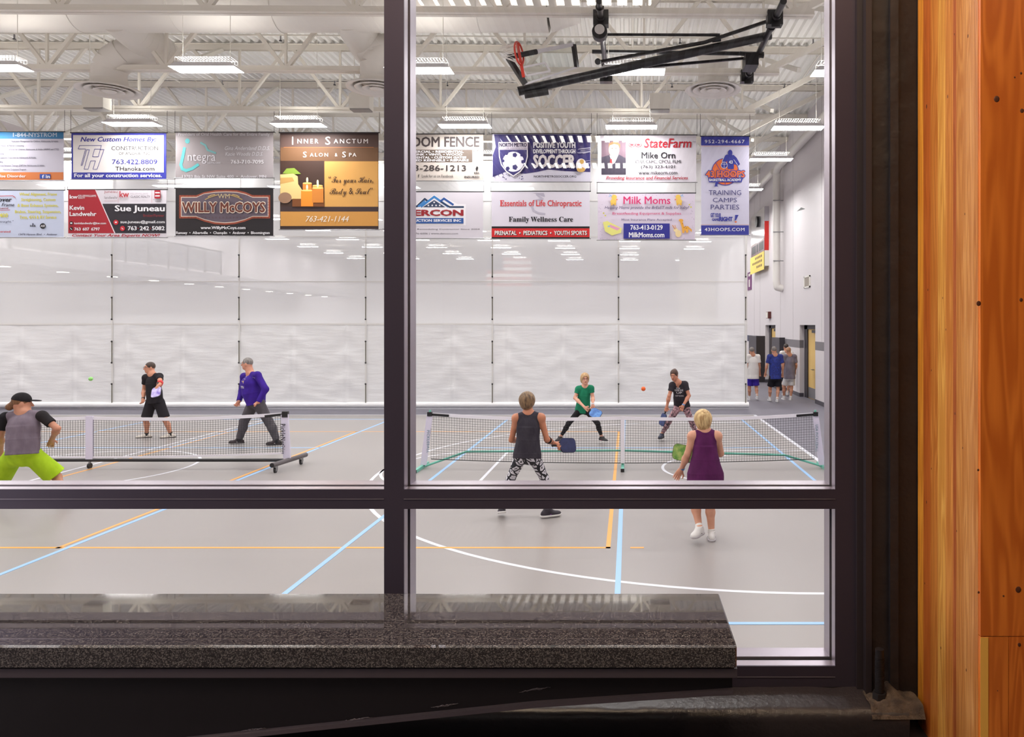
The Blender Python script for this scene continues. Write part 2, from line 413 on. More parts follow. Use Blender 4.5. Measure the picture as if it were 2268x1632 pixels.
# ------------------------------------------------------------------ ducts and diffusers
dt = thing('main_air_duct', 'large white round air duct running across the top of the view', 'air duct', (-10, 14.3, EYE+6.2))
m_ = MB(); m_.cyl((XL+.05, 14.95, EYE+6.38), (-1.6, 14.95, EYE+6.38), 0.5, duct_paint, n=40); m_.cyl((-1.6, 14.95, EYE+6.38), (-1.0, 14.95, EYE+6.45), 0.5, duct_paint, 0.38, n=40)
m_.build('duct_body', dt)
m_ = MB()
for x in range(-21, -1, 2): m_.cyl((x, 14.95, EYE+6.38), (x+.03, 14.95, EYE+6.38), 0.512, duct_paint, n=40)
m_.build('duct_joint_ring', dt)
def diffuser(cx, cy, cz, label, xb=None, yb=None):
    t = thing('air_diffuser', label, 'air diffuser', (cx, cy, cz), 'round ceiling air diffusers')
    m_ = MB(); m_.lathe((cx,cy,cz), [(0.34,0.22),(0.36,0.12),(0.60,0.03),(0.62,0.0),(0.60,-0.01),(0.50,0.02),(0.44,0.10)], duct_paint); m_.build('outer_cone', t)
    m_ = MB(); m_.lathe((cx,cy,cz), [(0.45,0.0),(0.42,-0.015),(0.30,0.06),(0.30,0.08),(0.45,0.0)], duct_paint)
    m_.lathe((cx,cy,cz), [(0.29,-0.01),(0.26,-0.02),(0.17,0.05),(0.17,0.07),(0.29,-0.01)], duct_paint)
    m_.lathe((cx,cy,cz), [(0.14,-0.01),(0.11,-0.03),(0.0,-0.035)], duct_paint); m_.build('inner_ring', t)
    m_ = MB()
    if xb is None:
        m_.cyl((cx,cy,cz+0.1), (cx,cy,cz+0.75), 0.33, duct_paint, n=32)
        m_.tube([(cx,cy,cz+0.7),(cx,cy+0.1,cz+1.1)], 0.33, duct_paint, n=32)
    else:
        m_.cyl((cx,cy,cz+0.1), (cx,cy,cz+0.5), 0.33, duct_paint, n=32)
        m_.tube([(cx,cy,cz+0.45),(cx+0.10,cy,cz+0.62),(cx+0.35,cy,cz+0.78),(xb,yb,cz+0.92)], 0.33, duct_paint, n=32)
        m_.cyl((xb,yb+0.35,cz+0.95),(xb,14.95,cz+1.22), 0.37, duct_paint, n=32)
        for q in range(6):
            yy = 15.4+(yb+0.2-15.4)*q/5; zz = cz+1.22+(yy-14.95)/(yb+0.35-14.95)*(-0.27); m_.cyl((xb,yy,zz),(xb,yy+.015,zz), 0.376, duct_paint, n=32)
    m_.build('branch_duct', t if xb is None else dt)
diffuser(-11.05, 15.9, EYE+4.98, 'white round air diffuser hanging below its branch duct, left of the leftmost visible light', -10.25, 16.1)
diffuser(-5.33, 15.8, EYE+5.0, 'white round air diffuser partly hidden by the window mullion', -5.6, 15.9)
diffuser(1.86, 16.4, EYE+5.15, 'white round air diffuser below and right of the folded basketball hoop')
for lab, px0, px1, py0, py1, y in (('white box speaker hanging beside the left round diffuser',181,228,206,240,17.6),('white box speaker hanging just left of the window mullion',772,818,205,242,17.6),('white box speaker hanging between hoop and right diffuser',1439,1485,206,243,17.6)):
    a = P(px0,py1,y); b = P(px1,py0,y)
    t = thing('hanging_speaker', lab, 'speaker', ((a.x+b.x)/2, y, a.z), 'white box speakers under the roof')
    MB().box(a.x,b.x,y,y+0.3,a.z+0.03,b.z,white_paint).build('cabinet', t)
    MB().box(a.x+.02,b.x-.02,y+.02,y+0.28,a.z,a.z+.03,mat('grey_speaker_grille',(150,148,146),0.7)).build('grille', t)
    m_ = MB()
    for x in (a.x+.08, b.x-.08): m_.cyl((x,y+.15,b.z),(x,y+.15,DECK+sl(x)),.012,white_paint,n=6)
    m_.build('hanging_rod', t)

# ------------------------------------------------------------------ wall pipes and fittings on the right wall
pp = thing('wall_pipe', 'white round pipe running along the top of the right wall and down it', 'pipe', (5.7, 28.6, 4.0))
xp = 5.66; zt = EYE+6.0
m_ = MB(); m_.tube([(xp,YN+.3,zt),(xp,28.2,zt),(xp,28.55,zt-0.15),(xp,28.6,zt-0.5),(xp,28.6,4.1),(xp+.03,28.6,3.92),(xp+.24,28.6,3.86)], 0.14, duct_paint, n=20)
m_.build('pipe_run', pp)
m_ = MB()
for z in (7.2, 6.0, 4.9):
    m_.box(xp-.15,XR,28.45,28.49,z,z+.03,steel)
m_.build('pipe_bracket', pp)
p2 = MB(); p2.tube([(5.66,29.2,zt),(5.66,YF,zt)], 0.12, duct_paint, n=16); tag(p2.build('wall_pipe'), 'white pipe along the top of the right wall past the downpipe', 'pipe')
p3 = MB(); p3.tube([(5.80,28.95,zt-.6),(5.80,28.95,4.2),(5.88,28.95,4.0)], 0.03, duct_paint, n=10); tag(p3.build('conduit'), 'thin conduit beside the white downpipe on the right wall', 'conduit')
def wbox(px0, px1, py0, py1):   # rectangle on the right wall from photo pixels at its near edge
    yn = F*XR/(px1-PX); yf = F*XR/(px0-PX); return yn, yf, EYE-(py1-PY)*XR/(px1-PX), EYE-(py0-PY)*XR/(px1-PX)
yn, yf, z0, z1_ = wbox(1782,1795,609,636)
t = thing('wall_vent', 'small square louvred vent high on the right wall', 'vent', (XR, yn, z0))
m_ = MB(); m_.box(XR-.03,XR,yn,yf,z0,z0+.05,white_paint); m_.box(XR-.03,XR,yn,yf,z1_-.05,z1_,white_paint); m_.box(XR-.03,XR,yn,yn+.08,z0,z1_,white_paint); m_.box(XR-.03,XR,yf-.08,yf,z0,z1_,white_paint); m_.build('vent_frame', t)
m_ = MB()
for i in range(10): y = yn+.09+(yf-yn-.18)*i/10; m_.box(XR-.02,XR,y,y+.04,z0+.04,z1_-.04,mat('tan_vent_louvre',(170,160,148),0.5))
m_.build('louvre', t)
# scoreboard
t = thing('scoreboard', 'red and silver scoreboard with yellow poster on the right wall', 'scoreboard', (XR, 31.5, 4.9))
sy0, sy1, sx = 31.4, 34.8, 5.72
zb, ztp = EYE+2.5, EYE+5.0
silver = mat('polished_silver_panel', (205,203,208), 0.15, 0.8); maroon = mat('maroon_display_face', (96,50,66), 0.3); red = mat('red_enamel', (190,34,26), 0.35)
MB().box(sx,XR,sy0,sy1,ztp-0.62,ztp,silver).build('top_cabinet', t)
MB().box(sx,XR,sy0,sy1,zb+0.65,ztp-0.62,red).build('red_cabinet', t)
MB().box(sx,XR,sy0,sy1,zb,zb+0.65,white_paint).build('lower_cabinet', t)
m_ = MB(); m_.box(sx-.01,sx,sy0+.02,sy1-.02,ztp-1.35,ztp-.02,silver); m_.build('silver_face', t)
MB().box(sx-.012,sx,sy0+.02,sy1-.02,zb+.6,ztp-1.36,maroon).build('score_display', t)
m_ = MB(); 
for (a, b) in ((0.2,1.3),(1.5,1.9),(2.1,3.2)): m_.box(sx-.016,sx-.011,sy0+a,sy0+b,zb+.72,zb+1.08,black_plastic)
for (a, b) in ((0.2,1.5),(1.8,3.1)): m_.box(sx-.016,sx-.011,sy0+a,sy0+b,zb+1.16,zb+1.2,white_paint)
m_.build('digit_window', t)
MB().cyl((sx-.02,sy0+1.5,ztp-.45),(sx-.1,sy0+1.5,ztp-.45),.24,black_plastic,n=20).build('horn_speaker', t)
po = thing('paper_poster', 'yellow paper poster hanging at the foot of the scoreboard', 'poster', (sx-.02, sy0, zb))
MB().box(sx-.03,sx-.022,sy0+.0,sy1+.1,zb-.15,zb+.62,mat('yellow_paper',(240,216,110),0.7)).build('sheet', po)
m_ = MB()
for z, n_ in ((.42,5),(.22,7),(.02,4)):
    for i in range(n_): m_.box(sx-.033,sx-.03,sy0+.5+i*.36,sy0+.72+i*.36,zb+z,zb+z+.1,mat('brown_ink',(120,90,60),0.7))
m_.build('handwriting_mark', po)
yn, yf, z0, z1_ = wbox(1657,1665,601,641)
t = thing('section_sign', 'narrow purple vertical sign on the right wall beside the curtain edge', 'sign', (XR, yn, z0))
MB().box(XR-.03,XR,yn,yf,z0,z1_,mat('purple_sign_face',(110,40,108),0.4)).build('sign_panel', t)
m_ = MB(); ym = (yn+yf)/2; m_.box(XR-.034,XR-.03,ym-.16,ym+.16,z0+.15,z0+.5,white_paint); m_.box(XR-.034,XR-.03,yn+.3,yf-.3,z1_-.2,z1_-.08,white_paint); m_.build('lettering', t)
t = thing('fire_alarm_strobe', 'small dark red fire alarm strobe above the far door', 'alarm', (XR, 31.2, 2.7))
a = P(1705,705,31.2); MB().box(XR-.12,XR,30.9,31.4,EYE+.28,EYE+.56,mat('dark_red_plastic',(90,34,30),0.4)).build('strobe_body', t)
MB().box(XR-.14,XR-.12,31.0,31.3,EYE+.30,EYE+.54,white_paint).build('strobe_lens', t)
m_ = MB(); m_.box(XR-.02,XR,26.4,26.52,1.05,1.25,white_paint); m_.box(XR-.02,XR,26.65,26.8,1.35,1.5,white_paint); tag(m_.build('wall_outlet'), 'small wall outlets right of the walking people', 'outlet')
m_ = MB(); m_.add([(XR-.006,24.9,EYE+3.87),(XR-.006,25.8,EYE+3.95),(XR-.006,26.2,EYE+3.98),(XR-.006,25.5,EYE+4.02)], [(0,1,2,3)], black_plastic); tag(m_.build('scuff_mark'), 'small black scuff high on the right wall', 'scuff')
padm = mat('charcoal_gym_pad', (74,70,76), 0.55, bump=(6,0.1,0.02))
for lab, y0, y1, xf in (('charcoal folding wall panel right of the curtain edge', 31.9+.4, 34.5, 5.55), ('charcoal folding wall panel between the two doors', 28.2, 29.9, 5.72)):
    t = thing('folding_wall_panel', lab, 'wall panel', (XR, y0, 0))
    n_ = 5
    for i in range(n_):
        a_ = y0+(y1-y0)*i/n_; b_ = y0+(y1-y0)*(i+1)/n_-.02
        MB().box(xf,XR-.0,a_,b_,0.02,1.98,padm).build('panel_leaf', t)
    MB().box(xf-.03,XR,y0-.03,y0,0.0,2.0,dark_frame).build('end_post', t)
# ------------------------------------------------------------------ divider curtain
CY = 21.9
def vinyl_wave(x, z, seams):
    d = 0.0
    for s_ in seams:
        t = x-s_
        if abs(t) < 0.9:
            d += 0.016*math.exp(-abs(t)/0.3)*math.sin(z*9+abs(t)*7+s_*3.1)
            d += 0.012*math.exp(-(t/0.03)**2)
    d += 0.012*math.sin(x*1.3+z*0.9)+0.005*math.sin(x*4.1-z*2.3)
    d += 0.006*max(0, math.sin(z*5.3+math.sin(x*2.1)*0.8))**8
    return d
ct = thing('divider_curtain', 'white full-width divider curtain, mesh above and vinyl below', 'curtain', (-9, CY, 0))
seams = [(px-PX)*CY/F for px in (-320,-198,-78,45,163,282,404,529,648,766,885,1004,1125,1246,1367,1484,1604)]
XC = 3.47
nx, nz = 520, 46; v = []; f = []
for j in range(nz+1):
    z = 0.14+(2.48-0.14)*j/nz
    for i in range(nx+1):
        x = XL+0.05+(XC-XL-0.05)*i/nx
        v.append((x, CY-vinyl_wave(x, z, seams), z))
for j in range(nz):
    for i in range(nx): a = j*(nx+1)+i; f.append((a, a+1, a+nx+2, a+nx+1))
MB().add(v, f, vinyl_mat, True).build('vinyl_panel', ct)
CT = EYE+4.78
MB().add([(XL+.05,CY,2.48),(XC,CY,2.48),(XC,CY,CT),(XL+.05,CY,CT)], [(0,1,2,3)], curtain_mesh_mat).build('mesh_panel', ct)
m_ = MB(); m_.cyl((XL+.05,CY,0.13),(XC+.05,CY,0.13),0.085,vinyl_mat,n=20); m_.build('bottom_roll', ct)
m_ = MB()
seam_w = mat('white_webbing', (226,224,220), 0.5)
m_.box(XL+.05,XC,CY-.02,CY-.012,2.47,2.52,seam_w); m_.box(XC-.05,XC+.01,CY-.018,CY-.008,0.1,CT,seam_w)
for z in (3.72, 5.05, 6.1): m_.box(XL+.05,XC,CY-.008,CY-.004,z,z+.03,seam_w)
m_.build('seam_webbing', ct)
cord = mat('dark_olive_cord', (92,88,70), 0.7); wb = MB()
for px in (-312,-31,250,531,811,1091,1370,1651):
    x = (px-PX)*CY/F
    wb.box(x-.022,x+.022,CY-.034,CY-.026,0.1,CT,seam_w)
    for y0_, y1_ in ((565,613),(659,707),(756,803),(850,897)):
        za = EYE-(y1_-PY)*CY/F; zb_ = EYE-(y0_-PY)*CY/F
        m_ = MB(); m_.cyl((x,CY-.05,za),(x,CY-.05,zb_),.010,cord,n=6)
        for z in (za, zb_): m_.sph((x,CY-.055,z),.026,black_metal,8,6)
        m_.build('lifting_cord', ct)
wb.build('vertical_webbing', ct)
MB().cyl((XL+.05,CY,CT),(XC,CY,CT),0.035,white_paint,n=12).build('top_batten', ct)
m_ = MB()
for i in range(13): x = XC-.1-2.0*i; m_.cyl((x,CY,CT),(x,CY,BZ+sl(x)),.008,black_metal,n=6)
m_.build('suspension_chain', ct)

# ------------------------------------------------------------------ beyond the curtain
conc = mat('grey_wall_lower', (170,166,166), 0.6)
mz = thing('mezzanine', 'raised mezzanine walkway seen dimly through the mesh curtain at left', 'mezzanine', (-20.3, 34, 0))
MB().box(XL,-18.7,22.4,50.0,EYE+1.89,EYE+2.32,mat('pale_grey_fascia',(176,172,176),0.5)).build('deck_slab', mz)
m_ = MB()
for y in np.arange(22.6, 34.6, 1.3): m_.box(-18.76,-18.70,y,y+.06,EYE+2.32,EYE+3.35,black_metal)
m_.box(-18.78,-18.68,22.5,34.5,EYE+3.33,EYE+3.4,black_metal); m_.build('railing_frame', mz)
MB().box(-18.735,-18.72,22.5,34.4,EYE+2.4,EYE+3.3,mat('grey_infill_panel',(150,146,150),0.5)).build('railing_infill', mz)
dl = emitter('downlight_lens', (255,244,226), 22.0)
for i in range(11):
    y = 23.9+2.53*i
    m_ = MB(); m_.cyl((-20.0,y,EYE+1.875),(-20.0,y,EYE+1.89),.22,white_paint,n=20); m_.cyl((-20.0,y,EYE+1.868),(-20.0,y,EYE+1.874),.18,dl,n=20)
    tag(m_.build('recessed_downlight'), 'small round downlight under the mezzanine seen through the mesh curtain', 'downlight', 'row of downlights under the mezzanine')
win_e = emitter('daylight_through_window', (215,225,255), 4.0)
for i, (px, py, w_, h_) in enumerate(((545,600,7,22),(603,594,22,9),(645,600,20,14),(686,594,16,9))):
    c = P(px,py,YF-.05); k_ = YF/F
    t = sroot('window_%d' % (i+2), (c.x,YF-.05,c.z), 'small far window glowing bluish through the mesh curtain')
    MB().box(c.x-w_*k_/2,c.x+w_*k_/2,YF-.05,YF-.02,c.z-h_*k_/2,c.z+h_*k_/2,win_e).build('window_pane', t)
    m_ = MB(); m_.box(c.x-.03,c.x+.03,YF-.08,YF-.05,c.z-h_*k_/2,c.z+h_*k_/2,white_paint); m_.build('window_bar', t)
fl = thing('hanging_flag', 'large red and white striped flag seen faintly through the mesh curtain', 'flag', (-7.5,45.47,6))
a = P(1078,634,45.47); b = P(1177,571,45.47); hgt = (b.z-a.z)/9
for nm, par, mt in (('red_stripe',0,mat('flag_red',(186,104,104),0.7)),('white_stripe',1,mat('flag_white',(236,232,228),0.7))):
    m_ = MB()
    for i in range(9):
        if i % 2 == par: m_.box(a.x,b.x,45.47,45.49,a.z+i*hgt,a.z+(i+1)*hgt,mt)
    m_.build(nm, fl)
MB().box(a.x,a.x+1.0,45.45,45.47,b.z-4*hgt,b.z,navy_band).build('blue_canton', fl)
m_ = MB()
for x in (a.x+.1, b.x-.1): m_.cyl((x,45.47,b.z),(x,45.47,BZ+.05),.012,steel,n=6)
m_.build('hanging_cord', fl)
m_ = MB(); tan_w = mat('tan_masonry', (196,188,176), 0.7)
m_.box(3.4,5.86,50,50.3,0,8,tan_w); tag(m_.build('masonry_pier'), 'pale masonry pier seen through the mesh curtain at right', 'pier')

# ------------------------------------------------------------------ banners
BY = 18.72; BK = BY/F
def B3(px, py): return ((px-PX)*BK, EYE-(py-PY)*BK)
fc = {}
def glyphs(s, bold=0.0, shear=0.0, track=1.0, align='LEFT'):
    key = (s, bold, shear, track, align)
    if key in fc: return fc[key]
    cu = bpy.data.curves.new('t', 'FONT'); cu.body = s; cu.size = 1; cu.offset = bold; cu.shear = shear
    cu.space_character = track; cu.resolution_u = 2; cu.align_x = align; cu.fill_mode = 'BOTH'
    o = bpy.data.objects.new('t', cu); COL.objects.link(o)
    bpy.context.view_layer.update()
    me = bpy.data.meshes.new_from_object(o.evaluated_get(bpy.context.evaluated_depsgraph_get()))
    v = np.array([tuple(q.co)[:2] for q in me.vertices]).reshape(-1, 2); f = [tuple(p_.vertices) for p_ in me.polygons]
    bpy.data.objects.remove(o); bpy.data.curves.remove(cu); bpy.data.meshes.remove(me)
    fc[key] = (v, f); return v, f
def heavy(s, bold, shear, track):
    v, f = glyphs(s, 0.0, shear, track)
    if bold < .004 or len(v) == 0: return [v], f
    sh = [(0,0),(bold,0),(-bold,0),(0,bold*.7),(0,-bold*.7)] if bold < .03 else [(0,0),(bold,0),(-bold,0),(0,bold*.7),(0,-bold*.7),(bold*.7,bold*.5),(-bold*.7,bold*.5),(bold*.7,-bold*.5),(-bold*.7,-bold*.5)]
    return [v+np.array(q) for q in sh], f
def vin(rgb): return mat('print_%d_%d_%d' % tuple(rgb), tuple(c*.92 for c in rgb), 0.55, spec=0.25)
class Art:
    """printed artwork on a flat face; coordinates arrive in the frame of a crop (ox, oy, scale)"""
    def __init__(s, T, y=BY, to3=None): s.T = T; s.m = MB(); s.n = 1; s.y = y; s.to3 = to3 or B3; s.clip = None
    def pt(s, x, z):
        X, Z = s.to3(s.T[0]+x/s.T[2], s.T[1]+z/s.T[2]); 
        if s.clip: X = max(X, s.clip)
        return (X, s.y-0.012-0.0006*s.n, Z)
    def poly(s, pts, rgb):
        s.n += 1; v = [s.pt(*p) for p in pts]; s.m.add(v, [tuple(range(len(v)))], vin(rgb)); return s
    def rect(s, x0, y0, x1, y1, rgb): return s.poly([(x0,y0),(x1,y0),(x1,y1),(x0,y1)], rgb)
    def disc(s, cx, cy, rx, ry, rgb, n=24): return s.poly([(cx+rx*math.cos(t*2*math.pi/n), cy+ry*math.sin(t*2*math.pi/n)) for t in range(n)], rgb)
    def line(s, pts, w, rgb):
        s.n += 1
        for (x0, y0), (x1, y1) in zip(pts[:-1], pts[1:]):
            s.n += .12; d = math.hypot(x1-x0, y1-y0) or 1; nx_, ny_ = -(y1-y0)/d*w/2, (x1-x0)/d*w/2; ex, ey = (x1-x0)/d*w*.3, (y1-y0)/d*w*.3
            v = [s.pt(x0+nx_-ex,y0+ny_-ey), s.pt(x0-nx_-ex,y0-ny_-ey), s.pt(x1-nx_+ex,y1-ny_+ey), s.pt(x1+nx_+ex,y1+ny_+ey)]
            s.m.add(v, [(0,1,2,3)], vin(rgb))
        return s
    def txt(s, t, x0, y0, x1, y1, rgb, bold=0.0, shear=0.0, track=1.0, clip=None, vert=False):
        """glyph ink box fitted to the box x0..x1, y0..y1 (y down)"""
        s.n += 1; vv, f = heavy(t, bold, shear, track)
        if len(vv[0]) == 0: return s
        al = np.concatenate(vv); mn = al.min(0); mx = al.max(0)
        for v in vv: s.n += .12; s._put((v-mn)/np.maximum(mx-mn, 1e-6), f, x0, y0, x1, y1, rgb, vert)
        return s
    def _put(s, w, f, x0, y0, x1, y1, rgb, vert):
        o = []
        for a_, b_ in w:
            if vert: o.append(s.pt(x0+(x1-x0)*b_, y0+(y1-y0)*a_))
            else: o.append(s.pt(x0+(x1-x0)*a_, y1-(y1-y0)*b_))
        s.m.add(o, f, vin(rgb)); return s
    def done(s, parent, name='printed_artwork'): return s.m.build(name, parent)
def banner(label, x0, y0, x1, y1, rgb, hooks=True):
    a = B3(x0, y1); b = B3(x1, y0)
    t = thing('hanging_banner', label, 'banner', ((a[0]+b[0])/2, BY, a[1]), 'sponsor banners hanging before the curtain')
    # gently rippled vinyl sheet, stiff at hems
    MB().box(a[0],b[0],BY-.010,BY,a[1],b[1],vin(rgb)).build('vinyl_sheet', t)
    m_ = MB(); m_.cyl((a[0]-.03,BY-.003,b[1]),(b[0]+.03,BY-.003,b[1]),.014,black_metal,n=8); m_.cyl((a[0]-.03,BY-.003,a[1]),(b[0]+.03,BY-.003,a[1]),.012,steel,n=8)
    m_.build('hem_rod', t)
    m_ = MB()
    for x in (a[0]-.02, b[0]+.02):
        m_.cyl((x,BY-.003,b[1]),(x,BY-.003,BZ+sl(x) if hooks is True else B3(0,hooks)[1]),.005,black_metal,n=6)
    m_.build('suspension_cord', t)
    return t
T3 = (0,270,5.04); T4 = (370,270,4.629); T5 = (900,270,5.4); T6 = (1300,270,5.968)
W_ = (238,236,240); K_ = (28,26,32); PUR = (206,202,214)
t = banner('pale lilac banner with blue top band and orange foot, cut by the left picture edge', -76, 292, 141.5, 400, (198,194,208))
A = Art(T3); A.rect(-390,112,712,190,(36,112,160)); A.rect(-390,562,712,648,(206,120,66))
A.txt('1-844-NYSTROM',150,122,640,168,(196,206,220),.012)
for y, s_, x1 in ((208,'Medication Management for Children, Adolescents, & Adults',655),(256,'Mental Health, & Marital Counseling',272),(298,'Services for Children, Adolescents, & Adults (ARMHS and CTSS)',662),(345,'In-Home Counseling',50),(390,'Outpatient Treatment for Adolescents & Adults',408),(435,'Group Counseling',40),(478,'Dialectical Behavior Therapy (DBT) for Adolescents & Adults',502),(522,'Intensive Outpatient Program',300)):
    A.txt(s_, x1-9.2*len(s_), y, x1, y+26, (70,66,84), .01)
A.txt('Substance Use Disorder',-260,590,296,622,(232,226,226),.02); A.rect(452,584,572,636,(34,72,160)); A.txt('f',478,592,500,632,W_,.03); A.rect(512,588,514,632,W_); A.txt('in',524,594,566,630,W_,.03)
A.done(t)
t = banner('white banner with bold blue border and blue foot strip, upper row', 158.7, 294, 368.5, 397.5, (54,58,156))
A = Art(T3); A.rect(820,148,1832,565,(226,220,218))
BL = (50,52,140)
A.txt('New Custom Homes By:',902,168,1748,238,BL,.03,.25); A.txt('CONSTRUCTION',1248,272,1770,318,K_,.006); A.txt('OF ANOKA, INC.',1332,338,1686,376,K_,.004)
A.txt('763.422.8809',1255,420,1760,474,BL,.012); A.txt('THanoka.com',1292,500,1728,546,K_,.008); A.txt('For all your construction services.',835,577,1812,632,(236,236,244),.03)
A.line([(895,265),(1138,265),(1128,305),(1062,305),(1040,390),(1105,390),(1125,310),(1168,310),(1090,530),(1045,530),(1072,436),(1020,436),(990,530),(945,530),(1005,312),(975,312),(925,486),(912,486),(962,304),(880,304),(895,265)],5,BL)
A.done(t)
t = banner('silver grey banner with a turquoise letter swoosh, upper row', 389.4, 292.7, 605.5, 394, (158,150,152))
A = Art(T4); G_ = (216,212,218)
A.txt('Providers of Oral Health Care for the Entire Family',117,112,1055,152,G_,.025); TQ = (96,190,192)
A.disc(212,197,24,26,TQ); A.line([(182,270),(160,380),(145,440),(160,485),(200,500),(260,480),(320,440)],30,TQ); A.line([(350,215),(395,240),(420,290),(500,320)],20,(120,176,178))
A.txt('ntegra',216,330,500,430,G_,.0); A.txt('DENTAL CARE',415,412,552,430,G_,.01); A.txt('Gina Andersland D.D.S.',597,250,1055,290,G_,0,.3); A.txt('Kacie Woodis D.D.S.',600,310,985,348,G_,0,.3)
A.txt('763-710-7095',657,390,995,430,(226,222,226),.025); A.txt('13783 Ibis St NW Suite 400  •  Andover, MN',160,545,1020,580,G_,.025)
A.done(t)
t = banner('tall brown and gold banner with candles and towels left of the mullion', 620.6, 293.8, 838.5, 508.7, (58,42,40))
A = Art(T4); GO = (206,148,74)
A.rect(1166,135,2166,262,(84,64,58)); A.rect(1166,262,2166,870,(110,78,52)); A.rect(1166,400,1616,870,(62,42,34)); A.rect(1616,405,2166,870,(214,160,86)); A.rect(1166,870,2166,920,(62,46,46)); A.rect(1166,920,2166,1068,GO); A.line([(1200,262),(2120,262)],5,(180,110,64))
WT_ = (236,230,226)
A.txt('I',1285,152,1296,236,WT_,.02); A.txt('NNER',1340,176,1555,222,WT_,.01,0,1.4); A.txt('S',1625,152,1678,236,WT_,.01); A.txt('ANCTUM',1712,176,2062,222,WT_,.01,0,1.4)
A.txt('S',1397,306,1436,366,WT_,.01); A.txt('ALON',1468,320,1655,358,WT_,.01,0,1.4); A.txt('&',1724,322,1750,356,WT_,.01); A.txt('S',1800,306,1838,366,WT_,.01); A.txt('PA',1870,320,1945,358,WT_,.01,0,1.3)
A.txt('“𝓕𝓸𝓻 𝔂𝓸𝓾𝓻 𝓗𝓪𝓲𝓻,',1660,556,2118,655,(58,36,26)); A.txt('𝓑𝓸𝓭𝔂 & 𝓢𝓸𝓾𝓵”',1672,676,2110,772,(58,36,26)); A.txt('763-421-1144',1425,966,1870,1024,(240,230,214),.004,.3)
A.poly([(1190,530),(1230,480),(1310,475),(1378,535),(1300,540)],(132,158,60))
A.poly([(1166,540),(1300,533),(1345,560),(1350,640),(1390,700),(1380,790),(1166,800)],(226,196,130)); A.poly([(1166,575),(1290,570),(1310,610),(1166,640)],(198,156,90))
A.disc(1215,780,68,56,(150,116,92)); A.rect(1290,790,1616,870,(120,70,34))
for cx, y0_, w_, y1_, c_ in ((1443,630,46,700,(226,130,54)),(1550,655,52,700,(230,150,70)),(1442,705,62,868,(238,142,44)),(1552,680,58,830,(206,128,52))):
    A.rect(cx-w_,y0_,cx+w_,y1_,c_); A.disc(cx,y0_,w_,9,(246,206,120)); A.disc(cx,y0_-32,11,28,(255,236,170)); A.disc(cx,y0_-40,6,18,(255,250,226))
A.done(t)
t = banner('black banner with arched brick-bordered plaque, lower row', 389.4, 416.9, 605.5, 522.8, (36,32,36), 394)
A = Art(T4); BR = (150,72,52)
def plaque(d): return [(128+d,752+d),(305,752+d),(380,722+d*.8),(500,700+d),(610,696+d),(720,700+d),(810,722+d),(880,752+d),(1060-d,752+d),(1060-d,990-d),(880,990-d),(800,1022-d),(700,1048-d),(595,1056-d),(490,1048-d),(385,1022-d),(300,990-d),(128+d,990-d)]
A.poly(plaque(0),BR); A.poly(plaque(18),(226,206,190)); A.poly(plaque(25),(104,92,104))
for i in range(26): A.line([(150+i*36,752),(150+i*36,768)],3,(96,44,34)); A.line([(150+i*36,975),(150+i*36,990)],3,(96,44,34))
for i in range(8): A.line([(128,770+i*28),(146,770+i*28)],3,(96,44,34)); A.line([(1042,770+i*28),(1060,770+i*28)],3,(96,44,34))
A.txt('WILLY McCOYS',160,818,1025,940,(236,220,200),.075); A.txt('WILLY McCOYS',168,826,1017,932,(110,56,44),.035)
A.txt('WM',535,742,655,788,(206,186,140),.0)
for s_ in (-1, 1): A.line([(595+s_*62,752),(595+s_*110,766),(595+s_*150,780),(595+s_*190,800)],8,(190,160,90)); A.line([(595+s_*90,748),(595+s_*130,756),(595+s_*160,772)],7,(206,176,106))
A.txt('www.WillyMcCoys.com',360,1072,818,1112,W_,.03); A.txt('Ramsey  •  Albertville  •  Champlin  •  Andover  •  Bloomington',110,1125,1065,1162,W_,.02)
A.done(t)
t = banner('red, black and white realtor banner in the lower row', 151.8, 420, 369, 526, (222,216,224), 397)
A = Art(T3); RD = (166,34,48)
A.rect(1148,914,1858,1243,(44,42,50)); A.poly([(766,758),(1066,758),(1280,1243),(766,1243)],RD); A.poly([(1066,758),(1076,758),(1292,1243),(1280,1243)],(236,220,226))
A.txt('kw',782,815,872,858,W_,.03); A.txt('KELLERWILLIAMS',878,815,1078,838,W_,.01); A.txt('REALTY',878,842,955,858,W_,.01); A.txt('Kevin',782,934,946,984,W_,.03); A.txt('Landwehr',782,1004,1082,1052,W_,.03)
A.txt('kevinlandwehr@kw.com',836,1118,1190,1150,W_,.02); A.txt('763',836,1180,908,1214,W_,.03); A.txt('607',930,1180,1004,1214,W_,.03); A.txt('6797',1026,1180,1122,1214,W_,.03)
for x, y, c_ in ((804,1131,(40,20,24)),(804,1194,(40,20,24)),(1302,1122,(196,40,54)),(1376,1190,(196,40,54))):
    A.disc(x,y,20 if x < 900 else 28,20 if x < 900 else 28,c_)
    if y in (1131, 1122): A.rect(x-11,y-7,x+11,y+7,W_)
    else: A.line([(x-8,y-8),(x-3,y+3),(x+8,y+8)],6,W_)
A.txt('Sue Juneau',1290,932,1848,1020,W_,.03); A.txt('Broker/Partner',1608,1030,1842,1062,(130,40,46),.01); A.txt('sue.juneau@gmail.com',1354,1100,1848,1142,W_,.02)
A.txt('763',1436,1165,1536,1212,W_,.03); A.txt('242',1570,1165,1674,1212,W_,.03); A.txt('5082',1706,1165,1848,1212,W_,.03); A.disc(1553,1190,6,6,RD); A.disc(1690,1190,6,6,RD)
A.txt('juneau',1176,766,1320,806,(150,60,60),0); A.txt('landwehr',1178,832,1326,862,(110,100,104),0); A.txt('REAL ESTATE TEAM',1178,880,1320,888,(190,120,120),0); A.line([(1332,765),(1332,905)],3,(190,110,116)); A.line([(1706,765),(1706,905)],3,(190,110,116))
